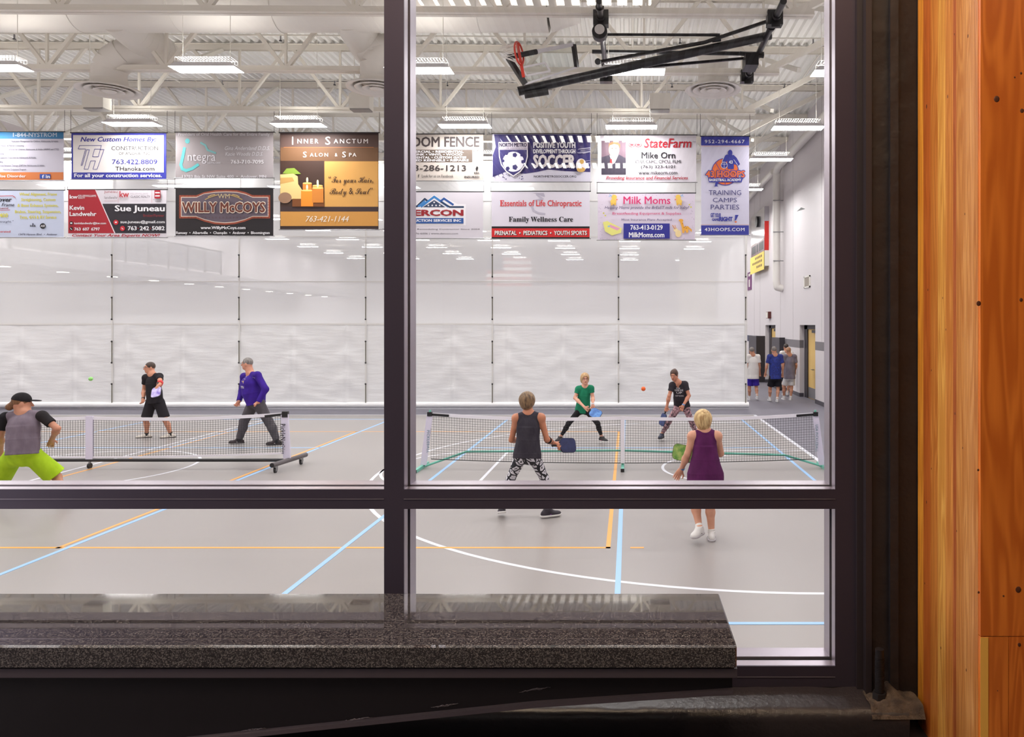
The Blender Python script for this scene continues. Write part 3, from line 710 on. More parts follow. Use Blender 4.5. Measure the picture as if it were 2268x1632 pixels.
A.txt('kw',1346,774,1452,846,(186,50,60),.02); A.txt('KELLERWILLIAMS',1470,796,1664,814,(170,164,170),0); A.txt('CLASSIC REALTY',1470,824,1688,850,(90,84,92),.0); A.rect(1736,766,1804,858,RD); A.rect(1744,786,1796,800,W_); A.rect(1744,822,1796,836,W_); A.txt('MULTI YEAR',1724,866,1820,876,K_,.0); A.txt('WINNER',1742,884,1804,894,K_,.0)
A.txt('Contact Your Area Experts NOW!',820,1252,1800,1292,(170,36,50),.035,.3)
A.done(t)
t = banner('pale blue banner with yellow text, lower row, cut by the left picture edge', -76, 421, 141.5, 526, (198,206,228), 400)
A = Art(T3); YL = (222,212,70)
for s_, y, x0, x1 in (('Wheel Alignment, Frame',790,220,640),('Straightening, Custom',850,240,624),('& Bent Exhaust Systems,',915,200,655),('Brakes, Steering, Suspension,',985,172,686),('Tires, 4X4 & RV Service',1045,222,634)): A.txt(s_,x0,y,x1,y+44,YL,.02)
A.txt('Andover',-150,842,140,892,K_,.03,.3); A.txt('Wheel & Frame',-190,906,166,944,(60,56,66),.01,.3); A.txt('Alignment',-150,952,104,980,(150,50,50),.01,.3); A.line([(-150,832),(150,826),(178,846)],6,(190,50,50)); A.line([(-120,992),(120,984)],5,(190,50,50))
A.txt('763-755-0400',-260,1020,96,1068,YL,.02); A.txt('"We keep it straight."',-240,1100,160,1132,(70,66,86),0,.25); A.txt('Locally Owned & Operated',-360,1212,124,1244,(196,60,60),.01); A.disc(486,1163,32,31,K_); A.txt('ASE',462,1150,512,1174,W_,.02,.2)
A.txt('BBB',345,1152,408,1172,K_,.02); A.disc(377,1142,9,11,(90,90,110)); A.txt('13476 Hanson Blvd.  •  Andover',216,1244,648,1268,(70,66,86),.01,.25)
A.done(t)
t = banner('tan banner with dark fence company lettering beside the mullion, upper row', 854, 297, 1070.5, 400.5, (196,186,178))
A = Art(T5); DK = (56,50,52)
A.txt('WISDOM FENCE',-190,178,875,302,(70,62,62),.03); A.txt('LLC',806,336,874,360,DK,0); A.rect(-240,334,790,482,(94,82,74))
for s_, y, x1 in (('COMMERCIAL • RESIDENTIAL',344,688),('CHAINLINK • VINYL • WOOD',378,672),('ORNAMENTAL • CUSTOM GATES',414,720),('SPECIALIZED KENNELS • REPAIRS',448,748)): A.txt(s_,x1-31.5*len(s_),y,x1,y+26,W_,.03)
A.txt('763-286-1213',-40,518,716,588,DK,.012); A.txt('f',142,630,158,668,K_,.03); A.txt('Look for us on Facebook',188,632,564,666,K_,.0); A.txt('INSURED',696,648,874,672,K_,.03); A.poly([(830,560),(845,530),(862,545),(850,580),(838,588)],K_); A.txt('BBB',812,602,872,622,K_,.02)
A.done(t)
t = banner('white banner with blue roof peaks logo beside the mullion, lower row', 854, 424.6, 1070, 528, (214,208,216), 400)
A = Art(T5); NB = (44,84,150); D2 = (40,58,86)
A.poly([(-40,985),(120,985),(220,900),(260,930),(335,870),(410,930),(452,900),(620,985),(712,985),(712,1240),(-240,1240),(-240,985)],(232,228,232))
A.line([(60,1020),(130,1010),(222,922),(262,952)],24,D2); A.line([(150,1010),(220,950)],24,(70,130,190)); A.line([(180,1012),(335,896),(500,1012)],26,(60,126,190)); A.line([(410,950),(452,918),(560,990)],24,NB); A.line([(420,960),(520,1018),(684,1018)],20,D2); A.poly([(200,1020),(335,935),(468,1020)],(52,66,92))
def star(x, y, r, c_): A.poly([(x+(r if i % 2 == 0 else r*.42)*math.sin(i*math.pi/5), y-(r if i % 2 == 0 else r*.42)*math.cos(i*math.pi/5)) for i in range(10)], c_)
for x, y in ((335,963),(266,1000),(312,1000),(358,1000),(402,1000)): star(x,y,15,W_)
A.txt('DERCON',-40,1050,686,1126,(150,36,44),.05); A.rect(-240,1150,686,1216,NB); A.txt('CONSTRUCTION SERVICES INC',-116,1164,658,1196,W_,.03)
A.txt('Roofing Siding Exterior Remodeling Contractor Since 2004',-370,1276,878,1298,DK,.0); A.txt('763-276-6006 | www.dercon.com',8,1326,620,1352,DK,.0)
A.done(t)
t = banner('navy and white soccer banner with shield crest and ball, upper row', 1090.7, 296, 1308, 403, (204,200,214))
A = Art(T5); NV = (54,48,104); GD = (200,160,90)
A.poly([(1050,150),(2200,150),(2200,600),(1900,590),(1700,570),(1560,600),(1420,620),(1180,600),(1034,660),(1034,400),(1070,300)],NV)
rnd = random.Random(4)
for i in range(26): x = rnd.uniform(1040,1420); A.disc(x,rnd.uniform(610,690),rnd.uniform(3,9),rnd.uniform(3,8),NV,7)
for i in range(14): y = rnd.uniform(320,560); A.line([(rnd.uniform(2040,2120),y),(2198,y-18)],4,(190,186,206))
sh = [(1105,245),(1455,245),(1455,420),(1430,520),(1370,600),(1282,658),(1195,600),(1135,520),(1110,420)]
A.poly(sh,(232,226,226)); A.poly([(1118,338),(1444,338),(1444,420),(1420,512),(1362,590),(1282,644),(1203,590),(1146,512),(1122,420)],NV)
A.disc(1282,480,128,120,(232,230,238)); 
for cx, cy, r_ in ((1300,400,30),(1216,560,26),(1302,545,34),(1400,480,26),(1160,470,20),(1200,380,24),(1385,400,22)): A.poly([(cx+r_*math.sin(i*2*math.pi/5+.3),cy-r_*math.cos(i*2*math.pi/5+.3)) for i in range(5)],NV)
A.rect(1105,250,1455,336,(206,198,210)); A.txt('NORTH METRO',1116,256,1444,304,(40,36,70),.05); A.txt('SOCCER ASSOCIATION',1120,312,1440,330,(120,110,130),.0)
A.txt('POSITIVE YOUTH',1520,246,2024,318,W_,.05); A.txt('DEVELOPMENT THROUGH',1522,332,2022,382,W_,.04); A.txt('SOCCER',1518,394,2024,556,(222,214,214),.06); A.txt('NORTHMETROSOCCER.ORG',1528,644,2034,670,K_,.02)
A.disc(2092,525,62,82,(226,220,222)); A.disc(2100,480,26,28,GD); A.disc(2090,575,50,30,GD)
A.done(t)
t = banner('white chiropractic banner with red bottom strip, lower row', 1089, 423.7, 1306, 528.5, (220,214,226), 403)
A = Art(T5)
A.poly([(1510,850),(1645,850),(1658,895),(1620,890),(1560,862)],(180,174,190)); A.line([(1560,868),(1630,922),(1530,945),(1500,1000),(1520,1060),(1580,1090),(1655,1102)],22,(186,180,196))
RR = (206,44,46)
A.txt('𝐄ssentials of Life Chiropractic',1118,934,2098,1034,(226,190,200),.05); A.txt('𝐄ssentials of Life Chiropractic',1120,936,2096,1032,RR,.012); A.txt('𝐅𝐚𝐦𝐢𝐥𝐲 𝐖𝐞𝐥𝐥𝐧𝐞𝐬𝐬 𝐂𝐚𝐫𝐞',1226,1134,1994,1212,K_,.012)
A.rect(1022,1250,2192,1274,K_); A.rect(1022,1274,2192,1378,RR); A.rect(1022,1378,2192,1394,K_); A.txt('PRENATAL  •  PEDIATRICS  •  YOUTH SPORTS',1064,1308,2166,1360,K_,.05); A.txt('PRENATAL  •  PEDIATRICS  •  YOUTH SPORTS',1058,1302,2160,1354,(244,236,232),.03)
A.done(t)
t = banner('white insurance banner with a small portrait photo, upper row', 1324, 299, 1542, 404, (214,208,216))
A = Art(T6); SK = (222,176,150)
A.rect(192,250,514,698,(110,88,100)); A.poly([(192,698),(192,470),(290,440),(420,430),(510,480),(514,698)],(62,56,70)); A.poly([(300,445),(418,430),(370,540),(340,560)],W_); A.poly([(310,490),(330,490),(336,560),(300,560)],(160,40,44)); A.disc(358,370,70,92,SK); A.poly([(288,350),(290,290),(330,264),(400,264),(440,300),(436,360),(420,310),(360,292),(305,310)],(150,104,66)); A.disc(333,352,8,5,(60,44,40)); A.disc(383,352,8,5,(60,44,40)); A.disc(350,400,26,8,W_)
A.disc(595,306,46,28,(186,40,52)); A.disc(595,306,36,20,W_); A.disc(595,306,26,14,(186,40,52)); A.disc(680,306,46,28,(186,40,52)); A.disc(680,306,36,20,W_); A.disc(680,306,26,14,(186,40,52))
A.txt('StateFarm',752,220,1382,344,(176,34,48),.02,.18); A.txt('TM',1394,258,1434,276,(120,110,120),0); A.txt('Mike Orn',720,400,1166,486,K_,.02); A.txt('CLU, ChFC, CPCU, FLMI',640,506,1242,556,K_,.008); A.txt('(763) 323-4101',714,574,1162,628,K_,.01); A.txt('www.mikeorn.com',682,650,1194,696,K_,.012)
A.txt('Providing Insurance and Financial Services',256,718,1334,776,(170,34,48),.02,.2)
A.done(t)
t = banner('pale pink banner with teddy bears and giraffe drawings, lower row', 1324, 427.5, 1539, 531.5, (218,206,222), 404)
A = Art(T6); MG = (206,48,106); TY_ = (236,196,96)
for i in range(70):
    e = rnd.choice((0,1,2,3)); x = rnd.uniform(160,1415); y = rnd.uniform(950,1550)
    if e == 0: y = rnd.uniform(950,985)
    elif e == 1: y = rnd.uniform(1535,1555)
    elif e == 2: x = rnd.uniform(158,215)
    else: x = rnd.uniform(1370,1415)
    A.disc(x,y,4,4,(150,134,160),5)
A.txt('Milk Moms',482,990,1102,1090,MG,.015); A.txt('Helping Moms provide the BrEaST milk for baby!',236,1116,1348,1166,(70,60,100),.0,.25); A.txt('Breastfeeding Equipment & Supplies',338,1196,1242,1240,MG,.004); A.txt('Most Insurance Plans Accepted',458,1282,1118,1318,(80,66,110),.0)
A.rect(484,1346,1092,1546,(48,48,140)); A.txt('763-413-0129',574,1366,1000,1430,W_,.03); A.txt('MilkMoms.com',554,1462,1022,1530,W_,.03)
for ox, s_ in ((350,1),(1215,-1)):
    A.disc(ox+10*s_,1000,36,34,TY_); A.disc(ox,1058,40,36,TY_); A.disc(ox-20,1090,14,18,(224,176,76)); A.disc(ox+22,1090,14,18,(224,176,76)); A.disc(ox+46*s_,1032,14,10,(226,140,110)); A.line([(ox-50*s_,965),(ox-20*s_,990)],9,(130,170,220)); A.line([(ox-60*s_,990),(ox-24*s_,978)],8,(150,186,230))
A.poly([(212,1330),(270,1315),(330,1345),(460,1410),(450,1470),(330,1505),(240,1450)],(230,226,130)); A.poly([(300,1360),(440,1412),(400,1440),(310,1400)],(226,160,190)); A.disc(290,1385,16,12,(150,190,220))
A.disc(1205,1480,40,46,(240,214,160)); A.disc(1170,1432,28,26,(244,222,170)); A.line([(1160,1420),(1130,1372)],14,(210,150,110)); A.line([(1175,1412),(1160,1372)],12,(220,170,130))
OG = (234,170,70); A.line([(1240,1310),(1268,1400)],34,OG); A.disc(1240,1306,30,18,OG); A.poly([(1250,1400),(1330,1380),(1384,1430),(1380,1460),(1340,1420),(1334,1470),(1308,1470),(1296,1430),(1280,1474),(1258,1472)],OG)
for x, y in ((1262,1350),(1280,1400),(1310,1410),(1296,1384)): A.disc(x,y,6,6,(160,90,40))
for x, y in ((222,1212),(244,1244),(1350,1100),(1372,1132)): A.disc(x,y,10,10,(206,200,70))
A.done(t)
t = banner('tall lilac banner with blue ends and basketball player logo, nearest the right wall', 1553, 301.8, 1659, 520.5, (204,200,220))
A = Art(T6); HB = (58,62,150); HO = (222,110,60)
A.rect(1508,188,2142,312,HB); A.rect(1508,1368,2138,1494,HB); A.line([(1508,322),(2142,322)],5,(210,150,120)); A.line([(1508,1360),(2138,1360)],4,(210,150,120))
A.txt('952-294-4667',1556,238,2082,284,W_,.01,0,1.2); A.txt('43HOOPS.COM',1556,1400,2082,1444,W_,.012,0,1.1)
A.disc(1826,660,182,182,HB); A.disc(1826,660,172,172,HO); A.line([(1826,490),(1826,830)],7,HB); A.line([(1700,540),(1770,660),(1700,780)],7,HB); A.line([(1950,540),(1890,660),(1950,780)],7,HB)
A.disc(1892,412,30,42,HB); A.poly([(1820,450),(1850,430),(1870,440),(1940,440),(1980,480),(2022,560),(2000,580),(1940,560),(1940,625),(1860,625),(1850,520),(1800,560),(1780,520)],HB); A.line([(1818,452),(1786,520),(1806,556)],5,W_); A.line([(1940,500),(1990,572)],5,W_)
A.disc(1812,574,44,44,W_); A.disc(1812,574,39,39,HB); A.line([(1775,560),(1850,560)],4,W_); A.line([(1812,535),(1812,612)],4,W_); A.txt('43',1874,512,1924,556,W_,.02)
A.poly([(1600,742),(2060,742),(2042,800),(1612,800)],HB); A.txt('43 HOOPS',1560,636,2094,744,HB,.10); A.txt('43 HOOPS',1570,646,2086,736,HO,.04); A.txt('BASKETBALL ACADEMY',1616,752,2038,786,W_,.025)
A.poly([(1700,800),(1745,790),(1720,840),(1735,855),(1680,856),(1690,840)],HB)
A.txt('TRAINING',1608,904,2036,970,(70,66,120),.0); A.txt('CAMPS',1662,1006,1980,1064,(70,66,120),.0); A.txt('PARTIES',1634,1096,2010,1160,(70,66,120),.0)
A.txt('GET YOUR',1632,1206,1768,1262,HB,.05,.1); A.txt('GAME',1650,1276,1746,1312,HB,.05); A.txt('RIGHT',1744,1256,1924,1316,HB,.07); A.poly([(1956,1232),(2002,1232),(1968,1302),(1950,1302)],HB); A.disc(1964,1324,14,11,HO)
A.done(t)
# ------------------------------------------------------------------ pickleball nets
NY = C0
net_thread = mat('black_net_thread', (40,40,44), 0.7)
tape = mat('white_net_tape', (232,228,236), 0.5)
sleeve = mat('lilac_white_sleeve', (214,208,226), 0.5)
mint = mat('mint_green_tube', (110,190,170), 0.4)
def net(label, cx, hw, h_end, h_mid, style, clipL=None):
    t = thing('pickleball_net', label, 'net', (cx, NY, 0))
    def top(x): u = (x-cx)/hw; return h_mid+(h_end-h_mid)*u*u-0.03*math.sin(math.pi*abs(u))
    def bot(x): u = (x-cx)/hw; return 0.09+0.07*u*u - (0.0 if style else -0.10)
    m_ = MB(); r = 0.0018; n = int(2*hw/0.0445)
    for i in range(n+1):
        x = cx-hw+2*hw*i/n; m_.bar((x,NY,bot(x)),(x,NY,top(x)),2*r,2*r,net_thread,up=(0,1,0))
    for j in range(1, 18):
        for i in range(0, 24):
            xa = cx-hw+2*hw*i/24; xb = cx-hw+2*hw*(i+1)/24; q = j/18
            m_.bar((xa,NY,bot(xa)+(top(xa)-bot(xa))*q),(xb,NY,bot(xb)+(top(xb)-bot(xb))*q),2*r,2*r,net_thread)
    m_.build('net_mesh', t)
    m_ = MB(); k_ = MB()
    for i in range(24):
        xa = cx-hw+2*hw*i/24; xb = cx-hw+2*hw*(i+1)/24
        m_.bar((xa,NY,top(xa)+.0),(xb,NY,top(xb)+.0),.012,.055,tape)
        if style: k_.bar((xa,NY,bot(xa)),(xb,NY,bot(xb)),.01,.012,black_plastic)
        else: k_.bar((xa,NY,bot(xa)+.0),(xb,NY,bot(xb)),.01,.03,tape)
    m_.build('top_tape', t); k_.build('bottom_cord', t)
    m_ = MB(); m_.box(cx-.035,cx+.035,NY-.01,NY+.01,bot(cx),top(cx)+.03,tape); m_.build('centre_strap', t)
    return t, top
nt_, top = net('white taped pickleball net on a mint green frame, right court', -0.10, 3.30, 0.93, 0.865, 1)
for s_ in (-1, 1):
    x0 = -0.10+s_*3.32; xb_ = -0.10+s_*3.43
    m_ = MB(); m_.bar((xb_,NY,.06),(x0,NY,.93),.10,.03,sleeve,up=(0,1,0)); m_.build('post_sleeve', nt_)
    m_ = MB(); m_.cyl((xb_,NY+.02,.03),(x0,NY+.02,1.0),.018,mint); m_.build('post', nt_)
    m_ = MB(); m_.bar((x0,NY,.93),(x0-s_*.33,NY,.905),.03,.04,black_plastic); m_.box(x0-.04,x0+.04,NY-.03,NY+.03,.90,.97,black_plastic); m_.build('tension_clamp', nt_)
    m_ = MB(); m_.bar((xb_+s_*.02,NY-.45,.03),(xb_+s_*.02,NY+.35,.03),.05,.05,mint); m_.box(xb_+s_*.02-.028,xb_+s_*.02+.028,NY-.46,NY-.44,0,.056,black_plastic); m_.build('foot_bar', nt_)
m_ = MB(); m_.tube([(-3.50,NY,.04),(-2.80,NY+.04,.28),(-.1,NY+.04,.30),(2.70,NY+.04,.22),(3.33,NY,.04)],.019,mint); m_.build('cross_bar', nt_)
m_ = MB(); m_.cyl((-.1,NY+.04,.30),(-.1,NY+.04,.04),.022,mint); m_.bar((-.1,NY-.35,.03),(-.1,NY+.35,.03),.05,.05,mint); m_.box(-.13,-.07,NY-.37,NY-.35,0,.06,black_plastic); m_.build('centre_leg', nt_)
def net_art(px, s, y0, y1, w, rgb, parent, yy=NY-.02):
    A = Art((0,0,1), yy, lambda x, y: ((x-PX)*NY/F, EYE-(y-PY)*NY/F)); A.txt(s, px-w/2, y0, px+w/2, y1, rgb, .02, 0, 1.2, vert=True); A.done(parent, 'sleeve_lettering')
net_art(949.5,'PICKLEBALL',952,1002,6,(120,150,160),nt_); net_art(1808,'USA PICKLEBALL',940,1000,6,(120,150,160),nt_)
nl_, top = net('white taped pickleball net with black wheeled base, left court', -9.28, 3.33, 0.93, 0.865, 0)
for s_ in (-1, 1):
    x0 = -9.28+s_*3.36
    m_ = MB(); m_.bar((x0+s_*.04,NY,.17),(x0,NY,.93),.12,.04,sleeve,up=(0,1,0)); m_.build('post_sleeve', nl_)
    m_ = MB(); m_.bar((x0,NY,.93),(x0-s_*.34,NY,.895),.03,.04,black_plastic); m_.box(x0-.04,x0+.06,NY-.03,NY+.03,.88,.98,black_plastic); m_.build('tension_clamp', nl_)
    gm = mat('grey_steel_tube',(92,86,88),.4)
    xf = x0+s_*.08
    m_ = MB(); m_.cyl((xf-s_*.06,NY-.50,.145),(xf+s_*.06,NY+.52,.145),.04,gm,n=14); m_.cyl((xf-s_*.06,NY-.51,.145),(xf-s_*.06,NY-.50,.145),.038,black_plastic,n=14); foot = m_.build('foot_bar', nl_)
    for yy in (NY-.38, NY+.38):
        m_ = MB(); xx = xf+s_*.05*(yy-NY)/.4
        m_.cyl((xx-.014,yy-.03,.045),(xx+.014,yy-.03,.045),.045,black_plastic,n=16); m_.cyl((xx-.018,yy-.03,.045),(xx+.018,yy-.03,.045),.02,steel,n=10); m_.box(xx-.024,xx-.018,yy-.06,yy+.01,.05,.12,steel); m_.box(xx+.018,xx+.024,yy-.06,yy+.01,.05,.12,steel); m_.build('caster_wheel', foot)
m_ = MB(); m_.cyl((-12.6,NY,.14),(-5.95,NY,.14),.028,black_metal,n=12); m_.build('base_tube', nl_)
m_ = MB(); m_.cyl((-9.28,NY,.14),(-9.28,NY,.05),.02,steel); m_.cyl((-9.30,NY,.045),(-9.26,NY,.045),.045,black_plastic,n=16); m_.build('centre_caster', nl_)
m_ = MB(); m_.box(-9.34,-9.22,NY-.02,NY+.02,.14,.90,sleeve); m_.build('centre_post_sleeve', nl_)
net_art(629,'PickleNet',938,985,11,(24,24,28),nl_,NY-.03); net_art(630,'Deluxe',986,1004,7,(24,24,28),nl_,NY-.03)

# ------------------------------------------------------------------ folded basketball goal
bg = thing('basketball_goal', 'black ceiling-hung basketball goal folded up with clear backboard and red rim', 'basketball goal', (0.5, 13.4, BZ))
def zp(zx, zy, d): return P(900+zx/2.3625, zy/2.3625, d)
m_ = MB(); m_.cyl(zp(585,478,13.0), zp(1905,185,13.6), .078, black_metal, n=20); m_.build('main_mast', bg)
m_ = MB(); m_.cyl(zp(618,498,12.9), zp(742,478,12.95), .06, black_plastic, n=16); m_.build('counterweight_pad', bg)
m_ = MB(); m_.cyl(zp(1045,181,13.4), zp(1640,183,13.4), .026, black_metal); m_.cyl(zp(1600,210,13.4), zp(1645,205,13.4), .04, black_metal); m_.build('upper_brace_tube', bg)
m_ = MB(); m_.bar(zp(1005,325,13.5), zp(1560,222,13.3), .05, .05, black_metal); m_.bar(zp(1560,222,13.3), zp(1960,88,12.9), .045, .05, black_metal); m_.build('folding_strut', bg)
m_ = MB(); m_.cyl(zp(972,270,14.2), zp(1870,282,14.2), .038, black_metal); m_.build('rear_brace_tube', bg)
m_ = MB(); m_.bar(zp(1240,352,13.4), zp(1850,298,14.2), .04, .045, black_metal); m_.build('lower_strut', bg)
m_ = MB(); m_.cyl((2.49,12.0,BZ-.10),(2.49,15.95,BZ-.10), .055, black_metal, n=14)
for y in (12.75, 15.72): m_.box(2.36,2.62,y-.09,y+.09,BZ-.2,BZ+.05,black_metal); m_.box(2.42,2.56,y-.13,y-.09,BZ-.26,BZ-.1,black_metal)
for y in (12.5,13.0,14.9,15.4): m_.cyl((2.49,y,BZ-.10),(2.49,y+.07,BZ-.10),.075,black_metal,n=14)
m_.build('support_beam', bg)
m_ = MB(); m_.cyl((-.47,12.0,BZ-.10),(-.47,15.95,BZ-.10), .05, black_metal, n=14)
for y in (12.75, 15.72): m_.box(-.60,-.34,y-.09,y+.09,BZ-.2,BZ+.05,black_metal)
for y in (12.2,12.55,13.0,13.5,14.9,15.4): m_.cyl((-.47,y,BZ-.10),(-.47,y+.07,BZ-.10),.07,black_metal,n=14)
m_.build('support_beam', bg)
c = zp(1012,172,12.75)
m_ = MB(); m_.cyl((c.x,c.y-.08,c.z),(c.x,c.y+.08,c.z),.13,black_metal,n=24); m_.build('winch_housing', bg)
m_ = MB(); m_.cyl((c.x,c.y-.09,c.z+.03),(c.x,c.y-.08,c.z+.03),.085,mat('pale_label',(214,210,206),.5),n=20); m_.build('winch_label', bg)
for i in range(8):
    pass
c = zp(1002,322,12.9); MB().sph(c,.055,black_metal).build('pivot_joint', bg)
m_ = MB(); c = zp(1800,330,13.9); m_.box(c.x-.12,c.x+.12,13.7,14.1,c.z-.1,c.z+.12,black_metal); m_.cyl((c.x-.2,13.9,c.z+.18),(c.x+.25,13.9,c.z+.13),.04,black_metal); m_.build('hinge_bracket', bg)
q = [zp(532,300,12.6), zp(875,232,13.35), zp(892,352,13.45), zp(622,440,12.75)]
bgl = bpy.data.materials.new('backboard_glass'); bgl.use_nodes = True
_n = bgl.node_tree; _n.nodes.remove(_n.nodes['Principled BSDF'])
_t = _n.nodes.new('ShaderNodeBsdfTransparent'); _t.inputs[0].default_value = (.95,.97,.96,1); _g = _n.nodes.new('ShaderNodeBsdfGlossy'); _g.inputs['Roughness'].default_value = .05; _f = _n.nodes.new('ShaderNodeFresnel'); pane_ior(_n, _f); _x = _n.nodes.new('ShaderNodeMixShader')
_n.links.new(_f.outputs[0],_x.inputs[0]); _n.links.new(_t.outputs[0],_x.inputs[1]); _n.links.new(_g.outputs[0],_x.inputs[2]); _n.links.new(_x.outputs[0],_n.nodes['Material Output'].inputs[0])
off = Vector((0,.015,.02)); bb_ = MB().add(q+[p_+off for p_ in q], [(0,1,2,3),(7,6,5,4),(0,4,5,1),(1,5,6,2),(2,6,7,3),(3,7,4,0)], bgl).build('backboard', bg)
m_ = MB(); m_.bar(q[0],q[1],.05,.06,mat('white_aluminium_edge',(222,220,224),.4)); m_.bar(q[3],q[2],.025,.03,MATS['white_aluminium_edge']); m_.build('backboard_edge', bb_)
m_ = MB(); m_.bar(q[3],q[0],.09,.07,black_plastic); m_.bar(q[1],q[2],.06,.08,black_plastic); m_.cyl(q[0],q[0]+(q[1]-q[0])*.42,.045,black_plastic); m_.build('backboard_padding', bb_)
m_ = MB(); a_ = q[3]+(q[2]-q[3])*.1+(q[0]-q[3])*.25; b_ = q[3]+(q[2]-q[3])*.48+(q[1]-q[2])*.2; c_ = b_+(q[0]-q[3])*.32; d_ = a_+(q[0]-q[3])*.3
for u_, w_ in ((a_,b_),(b_,c_),(c_,d_),(d_,a_)): m_.bar(u_,w_,.03,.03,mat('white_target_square',(230,228,230),.5))
m_.build('target_square', bb_)
rc = zp(560,300,12.45); rim_red = mat('red_orange_rim',(196,52,34),.4)
m_ = MB(); rn = 28; pts_ = []
ax1 = (zp(575,198,12.7)-zp(612,402,12.45)).normalized(); ax2 = Vector((-.14,-.92,-.30)).normalized()
rc = zp(575,198,12.7)*.60+zp(612,402,12.45)*.40
for i in range(rn+1):
    t_ = 2*math.pi*i/rn; pts_.append(rc+ax1*.235*math.cos(t_)+ax2*.235*math.sin(t_))
m_.tube(pts_,.017,rim_red,8); m_.bar(zp(600,330,12.5),zp(614,404,12.5),.04,.05,rim_red); m_.bar(rc+ax1*.2,zp(604,350,12.5),.03,.05,rim_red); m_.build('rim', bg)
m_ = MB(); nc = mat('white_net_cord',(232,228,222),.7)
for i in range(0, rn, 2):
    a_ = pts_[i]; b_ = rc+Vector((-.28,-.10,-.02))+(pts_[(i+3) % rn]-rc)*.45; m_.bar(a_,b_,.006,.006,nc)
    b2 = rc+Vector((-.28,-.10,-.02))+(pts_[(i-3) % rn]-rc)*.45; m_.bar(a_,b2,.006,.006,nc)
m_.build('hoop_net', bg)

# ------------------------------------------------------------------ balls
def ball(px, py, d, rgb, label):
    c = P(px, py, d); t = thing('pickleball', label, 'ball', c)
    MB().sph(c,.037,mat('ball_%d' % rgb[0],rgb,.4),24,16).build('ball_shell', t)
    m_ = MB()
    for i in range(14):
        a_ = i*2.4; z_ = -0.9+1.8*i/13; r_ = math.sqrt(1-z_*z_); n_ = Vector((r_*math.cos(a_),r_*math.sin(a_),z_)); m_.cyl(c+n_*.0358,c+n_*.0374,.004,black_plastic,n=8)
    m_.build('ball_hole', t)
ball(1425,861,12.2,(240,104,40),'orange pickleball in the air over the right court')
ball(201,839,13.6,(150,220,120),'pale green pickleball in the air over the left court')

# ------------------------------------------------------------------ corridor window wall (structure)
wd = sroot('window_1', (0,2.27,EYE), 'dark framed interior window looking into the gym')
Y0, Y1 = 2.27, 2.40; YG = 2.325
def wx(px, d=Y0): return (px-PX)*d/F
def wz(py, d=Y0): return EYE-(py-PY)*d/F
def member(name, x0, x1, z0, z1, axis):
    """aluminium tube: dark front face, glazing stops coloured paler for gym light, black gasket on the reveals"""
    m_ = MB()
    m_.box(x0,x1,Y0,Y0+.006,z0,z1,frame_metal)
    e = .0
    for a_, b_, mt, ins in ((Y0+.006,Y0+.040,reveal_metal,0),(Y0+.040,Y0+.066,gasket,.007),(Y0+.066,Y1,reveal_metal,0)):
        if axis == 'v': m_.box(x0+ins,x1-ins,a_,b_,z0,z1,mt)
        else: m_.box(x0,x1,a_,b_,z0+ins,z1-ins,mt)
    m_.build(name, wd)
zb_f, zt_f = wz(1521), EYE+2.3
xl_f = -3.4
member('mullion', wx(850.6), wx(894.5), zb_f, zt_f, 'v')
member('jamb', wx(1850), wx(1895), zb_f, zt_f, 'v')
member('jamb', xl_f, xl_f+.063, zb_f, zt_f, 'v')
for x0, x1 in ((xl_f+.063, wx(850.6)), (wx(894.5), wx(1850))):
    member('transom', x0, x1, wz(1127), wz(1083.5), 'h')
    member('sill_rail', x0, x1, zb_f, wz(1475), 'h')
    member('head_rail', x0, x1, zt_f-.06, zt_f, 'h')
    m_ = MB(); m_.box(x0,x1,Y0-.0015,Y0,wz(1105.8),wz(1104.6),reveal_metal); m_.box(x0,x1,Y0-.0015,Y0,wz(1499.6),wz(1498.6),reveal_metal); m_.build('snap_line', wd)
    for z0, z1 in ((wz(1475), wz(1127)), (wz(1083.5), zt_f-.06)):
        MB().box(x0-.008,x1+.008,YG,YG+.006,z0-.008,z1+.008,glass).build('glass_pane', wd)
m_ = MB(); trimm = mat('dark_trim_paint',(44,38,44),.45)
m_.box(wx(1895),wx(1912,2.255),2.255,2.40,zb_f-.03,zt_f+.2,trimm); m_.box(wx(1912,2.255),wx(1931,2.23),2.23,2.40,zb_f-.03,zt_f+.2,trimm)
struct(m_.build('trim_1'), 'dark moulding right of the window frame')
m_ = MB(); XW = wx(1931,2.24); ZF = EYE-1.19
m_.box(XW,4.2,2.24,2.44,ZF,5.9,black_wall); m_.box(-4.2,xl_f,2.27,2.44,ZF,5.9,black_wall)
m_.box(xl_f,XW,2.27,2.44,zt_f,5.9,black_wall); m_.box(xl_f,XW,2.27,2.44,ZF,zb_f,black_wall)
m_.box(wx(1968,2.24),wx(1986,2.24),2.225,2.24,ZF,5.6,black_wall)
struct(m_.build('wall_front'), 'black painted corridor wall around the window')
